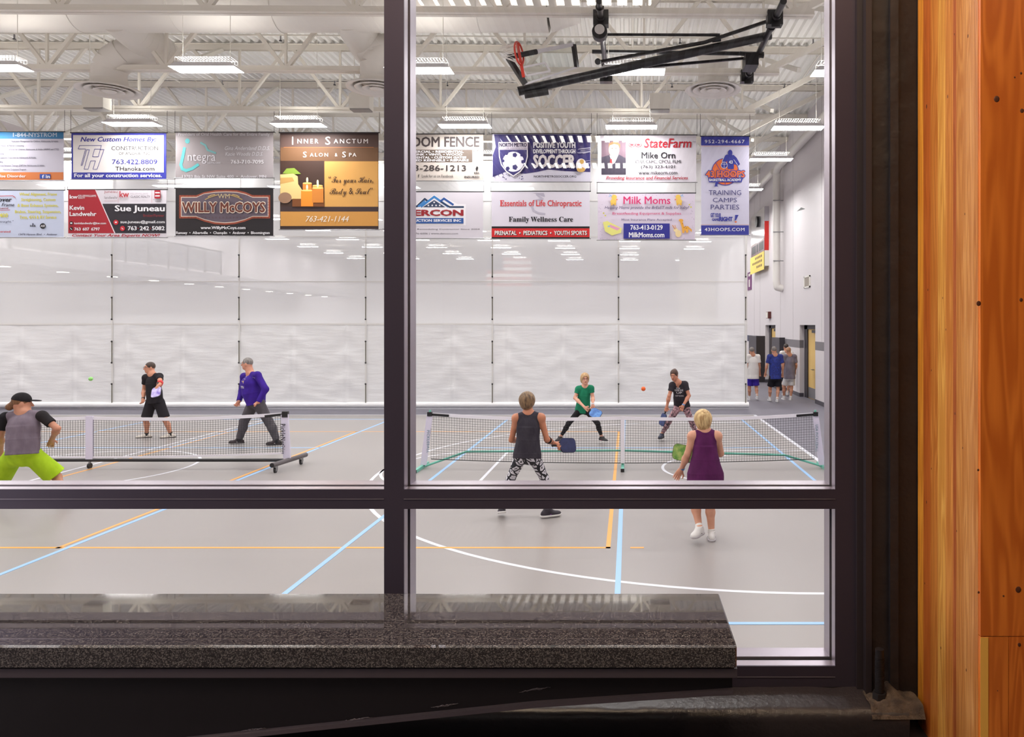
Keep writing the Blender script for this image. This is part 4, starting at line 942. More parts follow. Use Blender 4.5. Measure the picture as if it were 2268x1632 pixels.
# black ledge below the window and rusty stub
ledm = mat('glossy_black_paint',(44,40,45),.36,bump=(55,.4,.005)); led = MB(); nseg = 60; v = []; rr_ = random.Random(3)
zl = EYE-1.112; yl = 2.15
xs = [wx(300,2.2)+(wx(2000,2.2)-wx(300,2.2))*i/nseg for i in range(nseg+1)]
for x in xs:
    j = rr_.uniform(-.0025,.0025)
    for (y, z) in ((2.272,zl+.012+j),(yl+.02,zl+.004+j),(yl+j,zl-.006),(yl-.004,zl-.03+j),(yl,ZF)): v.append((x,y,z))
led.add(v, [(5*i+k_,5*i+5+k_,5*i+6+k_,5*i+1+k_) for i in range(nseg) for k_ in range(4)], ledm, True)
struct(led.build('trim_2'), 'rough black painted ledge under the window')
rust = mat('grey_brown_mortar',(84,72,64),.9,bump=(60,1.0,.01),var=((52,44,42),30))
st = MB(); x0 = wx(1919,2.2); x1 = wx(2034,2.2); n_ = 14
v = []
for j in range(6):
    for i in range(n_+1):
        x = x0+(x1-x0)*i/n_; y = 2.245-.10*j/5
        h = .035*math.exp(-((x-wx(1975,2.2))/.03)**2)*(1-j/5)+rr_.uniform(0,.006)
        v.append((x,y,zl+.01+h if j < 5 else zl-.02))
st.add(v, [(j*(n_+1)+i,j*(n_+1)+i+1,(j+1)*(n_+1)+i+1,(j+1)*(n_+1)+i) for j in range(5) for i in range(n_)], rust, True)
tag(st.build('mortar_pile'), 'rough lump of grey brown mortar on the ledge by the column', 'mortar')
th = thing('threaded_rod', 'black threaded rod stub standing on the ledge beside the column', 'bolt', (wx(1948,2.2),2.2,zl))
m_ = MB(); bx = wx(1948,2.2); m_.cyl((bx,2.2,zl+.0),(bx,2.2,wz(1437,2.2)),.0125,black_wall,n=16)
for i in range(22): z = zl+.03+i*.005; m_.cyl((bx,2.2,z),(bx,2.2,z+.002),.0138,black_wall,n=16)
m_.build('rod', th); m_ = MB(); m_.cyl((bx,2.2,zl+.012),(bx,2.2,zl+.032),.021,black_wall,n=6); m_.build('hex_nut', th)

# granite bench on steel support
HB_ = 0.74; zt_b = EYE-HB_
yb_, yf_ = F*HB_/594, F*HB_/712
xr_ = .2495
bn = thing('granite_bench', 'polished speckled grey granite bench slab in front of the window', 'bench', (-1.2,(yb_+yf_)/2,zt_b-.05))
gr = bpy.data.materials.new('polished_granite'); gr.use_nodes = True; nt = gr.node_tree; b = nt.nodes['Principled BSDF']
tc = nt.nodes.new('ShaderNodeTexCoord'); vo = nt.nodes.new('ShaderNodeTexVoronoi'); vo.inputs['Scale'].default_value = 460
no = nt.nodes.new('ShaderNodeTexNoise'); no.inputs['Scale'].default_value = 260; no.inputs['Detail'].default_value = 4
nt.links.new(tc.outputs['Object'], vo.inputs['Vector']); nt.links.new(tc.outputs['Object'], no.inputs['Vector'])
mixv = nt.nodes.new('ShaderNodeMix'); mixv.data_type = 'FLOAT'; mixv.inputs[0].default_value = 0.5
sep = nt.nodes.new('ShaderNodeSeparateColor'); nt.links.new(vo.outputs['Color'], sep.inputs[0])
nt.links.new(sep.outputs[0], mixv.inputs[2]); nt.links.new(no.outputs[0], mixv.inputs[3])
cr = nt.nodes.new('ShaderNodeValToRGB'); cr.color_ramp.elements[0].position = .3; cr.color_ramp.elements[0].color = lin((18,16,18)); cr.color_ramp.elements[1].position = .72; cr.color_ramp.elements[1].color = lin((112,108,108))
e = cr.color_ramp.elements.new(.52); e.color = lin((46,42,46))
nt.links.new(mixv.outputs[0], cr.inputs[0]); nt.links.new(cr.outputs[0], b.inputs['Base Color'])
b.inputs['Roughness'].default_value = .03; b.inputs['IOR'].default_value = 1.75; b.inputs['Coat Weight'].default_value = 1.0; b.inputs['Coat Roughness'].default_value = .025; b.inputs['Coat IOR'].default_value = 1.6
gr_edge = gr
m_ = MB(); z0, z1 = zt_b-.048, zt_b; c_ = .003
v = []
for x, s_ in ((-3.6,0),(xr_-c_,0),(xr_,1)):
    k_ = c_ if s_ else 0
    v += [(x,yf_+k_,z0+k_),(x,yf_+k_,z1-.0025),(x,yf_+.009,z1-k_*.2),(x,yb_-c_,z1-k_),(x,yb_-k_,z1-c_),(x,yb_-k_,z0+k_)]
fs = [(6*i+k_,6*i+6+k_,6*i+6+(k_+1)%6,6*i+(k_+1)%6) for i in range(2) for k_ in range(6)]+[(12,13,14,15,16,17)]
m_.add(v, fs, gr); m_.build('granite_slab', bn)
sup = mat('dark_grey_steel_plate',(96,88,96),.32,.3); supd = mat('near_black_steel',(30,26,31),.45,.1, bump=(7,.25,.01))
m_ = MB(); ya = 1.73; m_.box(-3.6,wx(1633,ya),ya,yb_-.02,EYE-(1501-PY)*ya/F,EYE-(1481-PY)*ya/F,sup); m_.box(-3.6,wx(1633,ya)-.004,ya+.01,yb_-.02,EYE-(1481-PY)*ya/F,z0,supd); m_.build('support_rail', bn)
m_ = MB(); yp = 1.76; zz0 = EYE-(1500-PY)*yp/F
xr2 = wx(1622,yp); def_z = lambda px, py: (wx(px,yp), EYE-(py-PY)*yp/F)
pA = def_z(1622,1500); pB = def_z(1622,1527); pC = def_z(1190,1556); pD = def_z(435,1634); pE = def_z(-1000,1790)
poly = [(-3.6,pA[1]),pA,pB,pC,pD,pE,(-3.6,pE[1]-.05)]
m_.add([(x,yp,z) for x, z in poly]+[(x,yp+.012,z) for x, z in poly], [tuple(range(7))[::-1],tuple(range(7,14))]+[(i,(i+1)%7,7+(i+1)%7,7+i) for i in range(7)], supd); m_.build('apron_plate', bn)
m_ = MB()
for p_, q_ in ((pB,pC),(pC,pD),(pD,pE)): m_.bar((p_[0],yp-.004,p_[1]),(q_[0],yp-.004,q_[1]),.02,.010,sup)
m_.build('lower_edge_flange', bn)
for px, py, w_, rise in ((985,1562,60,-9),(1185,1526,70,-11),(790,1592,70,-9),(560,1615,60,-8)):
    m_ = MB(); n_ = 16; v = []
    for i in range(n_+1):
        t_ = i/n_; cx_, cy_ = def_z(px+w_*(t_-.5), py+rise*(t_-.5)+rr_.uniform(-1.2,1.2)); h_ = .0004+.0030*math.sin(math.pi*t_)*rr_.uniform(.4,1.0)
        v += [(cx_,yp-.0015,cy_-h_),(cx_,yp-.003,cy_),(cx_,yp-.0015,cy_+h_*.8)]
    m_.add(v, [(3*i+k_,3*i+3+k_,3*i+4+k_,3*i+1+k_) for i in range(n_) for k_ in (0,1)], mat('worn_bare_steel',(96,88,94),.6,bump=(120,.8,.01)), True)
    m_.build('weld_mark', bn)

# glulam column
woods = [(236,166,62),(198,112,50),(212,142,68),(232,178,92),(214,148,76),(182,104,60),(206,146,80),(214,158,94),(214,158,98),(204,142,78)]
def woodmat(name, rgb, seed, k_=1.0):
    m = bpy.data.materials.new(name); m.use_nodes = True; nt = m.node_tree; b = nt.nodes['Principled BSDF']
    tc = nt.nodes.new('ShaderNodeTexCoord'); mp = nt.nodes.new('ShaderNodeMapping'); mp.inputs['Scale'].default_value = (22*k_,22*k_,1.1); mp.inputs['Location'].default_value = (seed,seed*.7,seed*1.3)
    nt.links.new(tc.outputs['Object'], mp.inputs[0])
    n1 = nt.nodes.new('ShaderNodeTexNoise'); n1.inputs['Scale'].default_value = 1.0; n1.inputs['Detail'].default_value = 2; n1.inputs['Distortion'].default_value = .4; nt.links.new(mp.outputs[0], n1.inputs['Vector'])
    wv = nt.nodes.new('ShaderNodeMath'); wv.operation = 'MULTIPLY'; wv.inputs[1].default_value = 60; nt.links.new(n1.outputs[0], wv.inputs[0])
    sn = nt.nodes.new('ShaderNodeMath'); sn.operation = 'SINE'; nt.links.new(wv.outputs[0], sn.inputs[0])
    n2 = nt.nodes.new('ShaderNodeTexNoise'); n2.inputs['Scale'].default_value = 3.0; n2.inputs['Detail'].default_value = 6; nt.links.new(mp.outputs[0], n2.inputs['Vector'])
    mr = nt.nodes.new('ShaderNodeMapRange'); mr.inputs[1].default_value = -1; mr.inputs[2].default_value = 1; mr.inputs[3].default_value = .0; mr.inputs[4].default_value = .55; nt.links.new(sn.outputs[0], mr.inputs[0])
    ad = nt.nodes.new('ShaderNodeMath'); ad.operation = 'ADD'; nt.links.new(mr.outputs[0], ad.inputs[0]); nt.links.new(n2.outputs[0], ad.inputs[1])
    cr = nt.nodes.new('ShaderNodeValToRGB'); cr.color_ramp.elements[0].position = .3; cr.color_ramp.elements[1].position = 1.1
    cr.color_ramp.elements[0].color = lin(rgb); cr.color_ramp.elements[1].color = lin(tuple(int(c*f) for c, f in zip(rgb,(.86,.78,.68))))
    nt.links.new(ad.outputs[0], cr.inputs[0]); nt.links.new(cr.outputs[0], b.inputs['Base Color']); b.inputs['Roughness'].default_value = .32; b.inputs['Coat Weight'].default_value = .25; b.inputs['Coat Roughness'].default_value = .15
    bp = nt.nodes.new('ShaderNodeBump'); bp.inputs['Strength'].default_value = .15; bp.inputs['Distance'].default_value = .002; nt.links.new(ad.outputs[0], bp.inputs['Height']); nt.links.new(bp.outputs[0], b.inputs['Normal'])
    return m
yb_c = 2.235; xc = (2033-PX)*yb_c/F; yf_c = F*xc/(2166-PX)
col_ = thing('wooden_column', 'large varnished glued-laminated wood column at the right edge', 'column', (xc+.25,2.0,ZF))
edges = [2033,2045,2061,2077,2094,2111,2118,2134,2148,2157,2166]
knot = mat('dark_wood_knot',(84,44,26),.5)
zc0, zc1 = ZF, 5.6; XE = xc+.62
m_ = MB()
for i in range(10):
    ya_ = F*xc/(edges[i]-PX); yb2 = F*xc/(edges[i+1]-PX)
    m_.box(xc,XE,yb2,ya_,zc0,zc1,woodmat('lamination_wood_%d' % i,woods[i],i*3.1))
def kn(px, py, ry, rz):
    y = F*xc/(px-PX); z = EYE-(py-PY)*y/F; m_.sph((xc,y,z),(.0006,ry*.45,ry*.8),knot,14,8)
for px, py, r_ in ((2052,236,.008),(2099,214,.006),(2114,76,.004),(2144,80,.006),(2055,642,.005),(2088,660,.004),(2063,820,.004),(2115,916,.005),(2132,992,.004),(2063,1038,.004),(2052,1112,.006),(2119,1176,.004),(2137,474,.004),(2095,730,.004),(2048,1292,.004),(2084,1435,.005),(2140,1484,.005)): kn(px,py,r_,r_)
m_.build('laminated_side', col_)
fw = woodmat('front_board_wood',(228,132,52),7.7,.55); fw2 = woodmat('front_board_wood_lower',(232,136,56),12.1,.55)
zj = EYE-(1405-PY)*yf_c/F
m_ = MB(); m_.box(xc+.001,XE,yf_c-.012,yf_c,zj+.001,zc1,fw)
xm = (2234-PX)*(yf_c-.012)/F
m_.box(xc+.001,xm-.001,yf_c-.012,yf_c,zc0,zj-.001,fw2); m_.box(xm,XE,yf_c-.012,yf_c,zc0,zj-.001,fw)
sapw = mat('pale_sapwood',(240,186,90),.35)
m_.box(xc+.0005,(2189-PX)*(yf_c-.013)/F,yf_c-.0128,yf_c-.0119,zc0,zj-.002,sapw)
for px, py, r_ in ((2208,219,.010),(2262,162,.004),(2248,171,.003),(2264,245,.007),(2168,672,.008),(2262,664,.006),(2167,1041,.004),(2256,1306,.010),(2223,1320,.003),(2168,1312,.004),(2258,1428,.006),(2210,1530,.002)):
    x = (px-PX)*(yf_c-.013)/F; z = EYE-(py-PY)*(yf_c-.013)/F; m_.sph((x,yf_c-.012,z),(r_*.7,.0008,r_*.8),knot,14,8)
m_.build('front_board', col_)

# corridor behind the camera
cf = mat('dark_carpet',(50,46,50),.9); 
struct(MB().box(-4.2,4.2,-12.2,2.3,ZF-.1,ZF,cf).build('floor_corridor'))
cw = mat('warm_grey_plaster',(120,104,92),.7)
for n_, bx_ in (('wall_corridor_left',(-4.4,-4.2,-12.2,2.44)),('wall_corridor_right',(4.2,4.4,-12.2,2.44)),('wall_corridor_back',(-4.4,4.4,-12.4,-12.2))):
    struct(MB().box(*bx_,ZF,5.9,cw).build(n_))
slat = mat('stained_wood_slat',(120,84,56),.5)
m_ = MB(); m_.box(-4.2,4.2,-12.2,2.44,5.9,6.0,mat('white_corridor_ceiling',(214,208,204),.7))
x = -4.1
while x < 4.15: m_.box(x,x+.05,-12.1,2.2,EYE+2.99,EYE+3.09,slat); x += .146
struct(m_.build('ceiling_corridor'))
for i, y in enumerate((-2.52,-7.95,-10.05)):
    t = thing('linear_ceiling_lamp', 'linear lamp above the slatted corridor ceiling behind the viewer', 'ceiling lamp', (-.95,y,EYE+3.25), 'linear corridor lamps behind the viewer')
    MB().box(-2.15,.22,y-.09,y+.09,EYE+3.11,EYE+3.17,panel_mat).build('lamp_body', t); MB().box(-2.12,.19,y-.07,y+.07,EYE+3.10,EYE+3.109,panel_mat).build('lamp_panel', t)

fill_e = emitter('added_corridor_daylight', (242,236,240), 6)  # added unseen source, brightens the left side of the wood column
wc = sroot('window_6', (-4.2,.6,EYE), 'added unseen glowing window that lights the column from the left')
MB().box(-4.2,-4.19,-.25,2.1,ZF+.4,EYE+2.6,fill_e).build('window_pane', wc)
m_ = MB()
for y in (-.28,.9,2.08): m_.box(-4.2,-4.12,y,y+.06,ZF+.35,EYE+2.65,frame_metal)
for z in (ZF+.35,EYE+2.6): m_.box(-4.2,-4.12,-.28,2.13,z,z+.06,frame_metal)
m_.build('window_frame', wc)
warm_e = emitter('added_warm_lamp_lens', (255,222,180), 150.0)  # added lamps behind the viewer, brighten the column front
for x, y in ((1.2,-.5),(-.8,-.5),(-2.8,-.5),(1.2,-1.3),(-.8,-1.3),(3.0,-1.3)):
    t = thing('added_corridor_lamp', 'warm round downlight in the slatted corridor ceiling behind the viewer', 'downlight', (x,y,EYE+2.9), 'warm corridor downlights behind the viewer')
    MB().cyl((x,y,EYE+2.92),(x,y,EYE+3.2),.11,white_paint,n=24).build('can', t); MB().cyl((x,y,EYE+2.912),(x,y,EYE+2.919),.09,warm_e,n=24).build('lens', t)

near_e = emitter('added_near_lamp_lens', (255,226,190), 260.0)  # added pair of lamps, more light on the column
for x, y in ((-.15,1.1),(-1.0,1.1)):
    t = thing('added_corridor_lamp', 'wide warm downlight in the corridor ceiling just before the window', 'downlight', (x,y,EYE+2.9), 'wide warm downlights before the window')
    MB().cyl((x,y,EYE+2.92),(x,y,EYE+3.2),.18,white_paint,n=24).build('can', t); MB().cyl((x,y,EYE+2.912),(x,y,EYE+2.919),.15,near_e,n=24).build('lens', t)
# ------------------------------------------------------------------ people (implicit surfaces meshed with surface nets)
def cone(a, b, ra, rb, k=0.03, cut=None): return ('c', np.array(a, float), np.array(b, float), ra, rb, k, cut)
def trunk(a, b, wa, da, wb, db, R, k=0.05): return ('t', np.array(a, float), np.array(b, float), (wa, da, wb, db), np.array(R, float), k)
def ell(c, r, R, k=0.03, op='u'): return ('e', np.array(c, float), np.array(r, float), np.array(R, float), k, op)
def cone_v(NC, FW, up, TR): return ell(NC+np.array(FW)*.085-up*.02, (.036,.07,.085), TR, .01, 's')
def solid(prims, vox, clips=()):
    """prims -> (verts, quads)"""
    lo = np.full(3, 1e9); hi = -lo
    for p in prims:
        if p[0] == 'x': continue
        if p[0] == 't': m = max(p[3]); q = np.array([p[1]-m, p[1]+m, p[2]-m, p[2]+m])
        elif p[0] == 'c': q = np.array([p[1]-p[3], p[1]+p[3], p[2]-p[4], p[2]+p[4]])
        elif p[5] == 'u': q = np.array([p[1]-p[2].max(), p[1]+p[2].max()])
        else: continue
        lo = np.minimum(lo, q.min(0)); hi = np.maximum(hi, q.max(0))
    lo -= 3*vox; hi += 3*vox; n = np.ceil((hi-lo)/vox).astype(int)+1
    f = np.full(n, 0.5, np.float32); ax = [lo[i]+vox*np.arange(n[i]) for i in range(3)]
    def sub(l, h):
        i0 = np.maximum(0, np.floor((l-lo)/vox).astype(int)); i1 = np.minimum(n, np.ceil((h-lo)/vox).astype(int)+1)
        return tuple(slice(a, b) for a, b in zip(i0, i1))
    for p in prims:
        if p[0] == 'x':
            X, Y, Z = np.meshgrid(*ax, indexing='ij', sparse=True); f = np.maximum(f, ((X-p[1][0])*p[2][0]+(Y-p[1][1])*p[2][1]+(Z-p[1][2])*p[2][2]).astype(np.float32)); continue
        if p[0] == 't':
            a, b, (wa, da, wb, db), R, k = p[1:]; m = max(wa, da, wb, db); pad = k+3*vox+m
            s = sub(np.minimum(a, b)-pad, np.maximum(a, b)+pad); op = 'u'
            X, Y, Z = np.meshgrid(ax[0][s[0]], ax[1][s[1]], ax[2][s[2]], indexing='ij', sparse=True)
            L = np.linalg.norm(b-a); d = (b-a)/L; s0 = (X-a[0])*d[0]+(Y-a[1])*d[1]+(Z-a[2])*d[2]; t = np.clip(s0/L, 0, 1)
            r = unit(R[:, 0]-d*R[:, 0].dot(d)); w_ = np.cross(d, r)
            uu = (X-a[0])*r[0]+(Y-a[1])*r[1]+(Z-a[2])*r[2]; vv = (X-a[0])*w_[0]+(Y-a[1])*w_[1]+(Z-a[2])*w_[2]
            W = wa+(wb-wa)*t; Dp = da+(db-da)*t; q0 = np.sqrt((uu/W)**2+(vv/Dp)**2); q1 = np.sqrt((uu/W**2)**2+(vv/Dp**2)**2)+1e-9
            rad = q0*(q0-1)/q1; axd = np.maximum(np.maximum(-s0, s0-L), 0); v = np.where(axd > 0, np.sqrt(np.maximum(rad, 0)**2+axd**2), rad)
        elif p[0] == 'c':
            a, b, ra, rb, k, cut = p[1:]; pad = k+3*vox
            s = sub(np.minimum(a-ra, b-rb)-pad, np.maximum(a+ra, b+rb)+pad)
            X, Y, Z = np.meshgrid(ax[0][s[0]], ax[1][s[1]], ax[2][s[2]], indexing='ij', sparse=True)
            d = b-a; L2 = d.dot(d) or 1e-9
            t = np.clip(((X-a[0])*d[0]+(Y-a[1])*d[1]+(Z-a[2])*d[2])/L2, 0, 1)
            v = np.sqrt((X-a[0]-t*d[0])**2+(Y-a[1]-t*d[1])**2+(Z-a[2]-t*d[2])**2)-(ra+(rb-ra)*t)
            if cut is not None:
                for c0, cn in cut: v = np.maximum(v, (X-c0[0])*cn[0]+(Y-c0[1])*cn[1]+(Z-c0[2])*cn[2])
            op = 'u'
        else:
            c, r, R, k, op = p[1:]; pad = k+3*vox; m = r.max()
            s = sub(c-m-pad, c+m+pad)
            X, Y, Z = np.meshgrid(ax[0][s[0]]-c[0], ax[1][s[1]]-c[1], ax[2][s[2]]-c[2], indexing='ij', sparse=True)
            u = [(X*R[0][i]+Y*R[1][i]+Z*R[2][i]) for i in range(3)]
            k0 = np.sqrt(sum((u[i]/r[i])**2 for i in range(3))); k1 = np.sqrt(sum((u[i]/r[i]**2)**2 for i in range(3)))+1e-9
            v = k0*(k0-1)/k1
        g = f[s]
        if op == 's': f[s] = np.maximum(g, -v)
        elif op == 'i': f[s] = np.maximum(g, v)
        else:
            h = np.maximum(k-np.abs(g-v), 0)/k; f[s] = np.minimum(g, v)-h*h*k*0.25
    if clips:
        X, Y, Z = np.meshgrid(*ax, indexing='ij', sparse=True)
        for c0, cn in clips: f = np.maximum(f, ((X-c0[0])*cn[0]+(Y-c0[1])*cn[1]+(Z-c0[2])*cn[2]).astype(np.float32))
    ins = f < 0
    acc = np.zeros(tuple(n-1)+(3,), np.float32); cnt = np.zeros(tuple(n-1), np.float32)
    offs = [(i, j, k_) for i in (0, 1) for j in (0, 1) for k_ in (0, 1)]
    def cor(A, o): return A[o[0]:n[0]-1+o[0], o[1]:n[1]-1+o[1], o[2]:n[2]-1+o[2]]
    for o in offs:
        for d in range(3):
            if o[d]: continue
            o2 = list(o); o2[d] = 1; fa = cor(f, o); fb = cor(f, o2); cr = cor(ins, o) != cor(ins, o2)
            t = np.where(cr, fa/np.where(cr, fa-fb, 1), 0)
            cnt += cr
            for e in range(3): acc[..., e] += np.where(cr, (t if e == d else o[e]), 0)
    act = cnt > 0; idx = np.full(act.shape, -1, np.int64); idx[act] = np.arange(act.sum())
    pos = acc[act]/cnt[act][:, None]; cell = np.argwhere(act); V = (cell+pos)*vox+lo
    Q = []
    for d in range(3):
        e1, e2 = (d+1) % 3, (d+2) % 3
        sl_a = [slice(1, -1)]*3; sl_a[d] = slice(0, -1); A = ins[tuple(sl_a)]
        sl_b = [slice(1, -1)]*3; sl_b[d] = slice(1, None); B = ins[tuple(sl_b)]
        ch = np.argwhere(A != B)
        if len(ch) == 0: continue
        fl = A[tuple(ch.T)]; base = ch.copy(); base[:, e1] += 1; base[:, e2] += 1
        def g(d1, d2):
            q = base.copy(); q[:, e1] -= d1; q[:, e2] -= d2; return idx[tuple(q.T)]
        q = np.stack([g(0, 0), g(1, 0), g(1, 1), g(0, 1)], 1)
        q[~fl] = q[~fl][:, ::-1]; Q.append(q)
    Q = np.concatenate(Q); Q = Q[(Q >= 0).all(1)]
    return V, Q
def solid_obj(name, prims, vox, mt, parent, clips=(), smooth_iter=1):
    V, Q = solid(prims, vox, clips)
    for _ in range(smooth_iter):       # light laplacian polish
        s = np.zeros_like(V); c = np.zeros(len(V))
        for a, b in ((0,1),(1,2),(2,3),(3,0)):
            np.add.at(s, Q[:, a], V[Q[:, b]]); np.add.at(c, Q[:, a], 1); np.add.at(s, Q[:, b], V[Q[:, a]]); np.add.at(c, Q[:, b], 1)
        V = V*0.4+0.6*s/np.maximum(c, 1)[:, None]
    me = bpy.data.meshes.new(name); me.vertices.add(len(V)); me.vertices.foreach_set('co', V.astype(np.float32).ravel())
    me.loops.add(len(Q)*4); me.loops.foreach_set('vertex_index', Q.astype(np.int32).ravel())
    me.polygons.add(len(Q)); me.polygons.foreach_set('loop_start', np.arange(0, len(Q)*4, 4, dtype=np.int32)); me.polygons.foreach_set('loop_total', np.full(len(Q), 4, np.int32))
    me.polygons.foreach_set('use_smooth', np.ones(len(Q), bool)); me.update(calc_edges=True); me.materials.append(mt)
    o = bpy.data.objects.new(name, me); COL.objects.link(o); o.parent = parent
    if parent.type == 'EMPTY': o.location = -parent.location
    return o

def skin(rgb): 
    m = mat('skin_%d_%d' % (rgb[0], rgb[1]), rgb, 0.5, var=((rgb[0]-8, rgb[1]-10, rgb[2]-10), 14)); m.node_tree.nodes['Principled BSDF'].inputs['Subsurface Weight'].default_value = 0.0; return m
def cloth(name, rgb, var=None, sc=9.0, b=0.6): return mat(name, rgb, 0.8, spec=0.2, bump=(sc, b, 0.02), var=((var, 12) if var else None), vscale=(1,1,0.55))
def hairm(name, rgb, rgb2): return mat(name, rgb, 0.55, bump=(70, 0.8, 0.01), var=(rgb2, 45), vscale=(1,1,0.2))
def unit(v): v = np.array(v, float); return v/np.linalg.norm(v)
def frame_from(up, fwd):
    u = unit(up); f = np.array(fwd, float); f = unit(f-u*f.dot(u)); r = np.cross(f, u); return np.stack([r, f, u], 1)  # columns right, fwd, up
def yaw(d): a = math.radians(d); return np.array([math.sin(a), math.cos(a), 0.0])

def human(S):
    D = S['D']; vox = S.get('vox', 0.0062); g = S.get('girth', 1.0); fem = S.get('fem', False)
    J = {k: np.array(P(v[0], v[1], D+(v[2] if len(v) > 2 else 0))) for k, v in S['J'].items()}
    root = thing('person', S['label'], 'person', tuple([float(J['pel'][0]), D, 0.0]))
    tf = yaw(S['tyaw']); hf = yaw(S['hyaw']); 
    sk = skin(S['skin'])
    shc = (J['shl']+J['shr'])/2; spine = shc-J['pel']; TR = frame_from(spine, tf)
    wsh = np.linalg.norm(J['shl']-J['shr'])
    acr = (J['shr']-J['shl'])/wsh                              # shoulder axis
    R_ = TR[:, 0]
    chest = J['pel']+spine*0.72; belly = J['pel']+spine*0.38
    FW = TR[:, 1]
    # --- head
    hs = S.get('hs', 1.0); HC = J['head']; HR = frame_from(S.get('hup', (0,0,1)), hf + np.array([0,0,S.get('pitch', 0)]))
    if S.get('pitch', 0):
        a = S['pitch']; u = unit(np.array([0,0,1.0])-hf*a); HR = frame_from(u, hf)
    def H(r, f_, u): return HC+(HR[:, 0]*r+HR[:, 1]*f_+HR[:, 2]*u)*hs
    head = [ell(H(0,-.008,.028), np.array([.075,.093,.088])*hs, HR, .02), ell(H(0,.028,-.038), np.array([.058,.062,.072])*hs, HR, .03),
            ell(H(0,.060,-.088), np.array([.026,.022,.020])*hs, HR, .03), cone(H(0,.088,.012), H(0,.108,-.024), .009*hs, .0145*hs, .012),
            ell(H(.076,-.004,-.004), np.array([.012,.020,.032])*hs, HR, .008), ell(H(-.076,-.004,-.004), np.array([.012,.020,.032])*hs, HR, .008),
            ell(H(0,.082,.034), np.array([.048,.012,.010])*hs, HR, .012), ell(H(0,.085,-.054), np.array([.024,.011,.009])*hs, HR, .008),
            ell(H(.031,.100,.012), np.array([.016,.016,.011])*hs, HR, .01, 's'), ell(H(-.031,.100,.012), np.array([.016,.016,.011])*hs, HR, .01, 's')]
    nk = shc+spine/np.linalg.norm(spine)*S.get('nkup', .055)
    nr = .050*(1.0 if fem else 1.18)*g**.5
    body = head+[cone(nk, H(0,-.02,-.045), nr*1.12, nr, .04)]
    # --- torso
    sw = wsh*0.5; dp = S.get('depth', 1.0)
    body += [ell(chest, (sw*.86*1.0, .098*g*dp, .17), TR, .05), trunk(chest, belly, sw*.80, .096*g*dp, .118*g if fem else .140*g, .088*g*dp, TR, .05), trunk(belly, J['pel']+spine*.04, .118*g if fem else .140*g, .088*g*dp, .146*g, .100*g, TR, .012), ell(J['pel'], (.148*g, .104*g, .10), TR, .06),
             cone(J['shl'], nk, .048, .045, .05), cone(J['shr'], nk, .048, .045, .05)]
    am = S.get('arm', 1.0); hands = []
    for s_ in 'lr':
        sh, el, wr = J['sh'+s_], J['el'+s_], J['wr'+s_]
        body += [ell(sh, np.array([.052,.052,.052])*am, TR, .05), cone(sh, el, .049*am, .038*am, .03), cone(el, el+(wr-el)*.35, .038*am, .040*am, .02), cone(el+(wr-el)*.3, wr, .040*am, .026*am, .03)]
        hd = S.get('hand'+s_, {}); d = unit(hd.get('d', wr-el)); nrm = hd.get('n', (0,-1,0)); nrm = np.array(nrm, float); nrm = unit(nrm-d*nrm.dot(d)); sd = np.cross(d, nrm)*hd.get('side', 1 if s_ == 'r' else -1)
        HF = np.stack([sd, nrm, d], 1); pc = wr+d*.052
        body += [ell(pc, (.040, .015, .048), HF, .018), cone(wr-d*.01, wr+d*.03, .026*am, .028, .02)]
        curl = hd.get('curl', .5)
        for i, (o, L) in enumerate(((-.031,.062),(-.0105,.074),(.0105,.078),(.031,.070))):
            b0 = wr+d*.088+sd*o; c1 = curl*(1.0+.1*(i-1)); dd1 = d*math.cos(c1*.8)+nrm*math.sin(c1*.8)+sd*o*2.2*hd.get('spread', 1); dd1 = unit(dd1)
            b1 = b0+dd1*L*.5; dd2 = unit(d*math.cos(c1*1.9)+nrm*math.sin(c1*1.9)+sd*o*1.5); b2 = b1+dd2*L*.5
            body += [cone(b0-d*.015, b1, .0098, .0090, .004), cone(b1, b2, .0090, .0075, .004)]
        t0 = wr+d*.030+sd*.028; t1 = t0+unit(d*.55+sd*.8+nrm*.35)*.040; t2 = t1+unit(d*.9+sd*.15+nrm*(.3+curl*.5))*.034
        body += [cone(t0, t1, .0135, .0110, .008), cone(t1, t2, .0110, .0085, .004)]
        hands.append((s_, wr, d, nrm, sd))
    # --- legs
    lg = S.get('leg', 1.0)
    for s_ in 'lr':
        hp, kn_, an = J['hp'+s_], J['kn'+s_], J['an'+s_]
        bk = unit(yaw(S['foot'+s_][0])); cf_ = kn_+(an-kn_)*.32-bk*.012
        body += [cone(hp, kn_, .080*lg, .052*lg, .04), cone(kn_, cf_, .050*lg, .052*lg, .03), cone(cf_, an, .052*lg, .033*lg, .03)]
        fd = yaw(S['foot'+s_][0]); fp = S['foot'+s_][1]; fd = unit(fd*math.cos(fp)+np.array([0,0,-1])*math.sin(fp)); fu = unit(np.array([0,0,1.0])-fd*fd[2]); 
        body += [cone(an, an+fd*.10-fu*.045, .032, .024, .03)]
    for s_ in (-1, 1): body.append(ell((J['hpl']+J['hpr'])/2-FW*.055+R_*s_*.06-np.array([0,0,.03]), (.075,.07,.085), TR, .05))
    bo = solid_obj('body', body, vox, sk, root, smooth_iter=1)
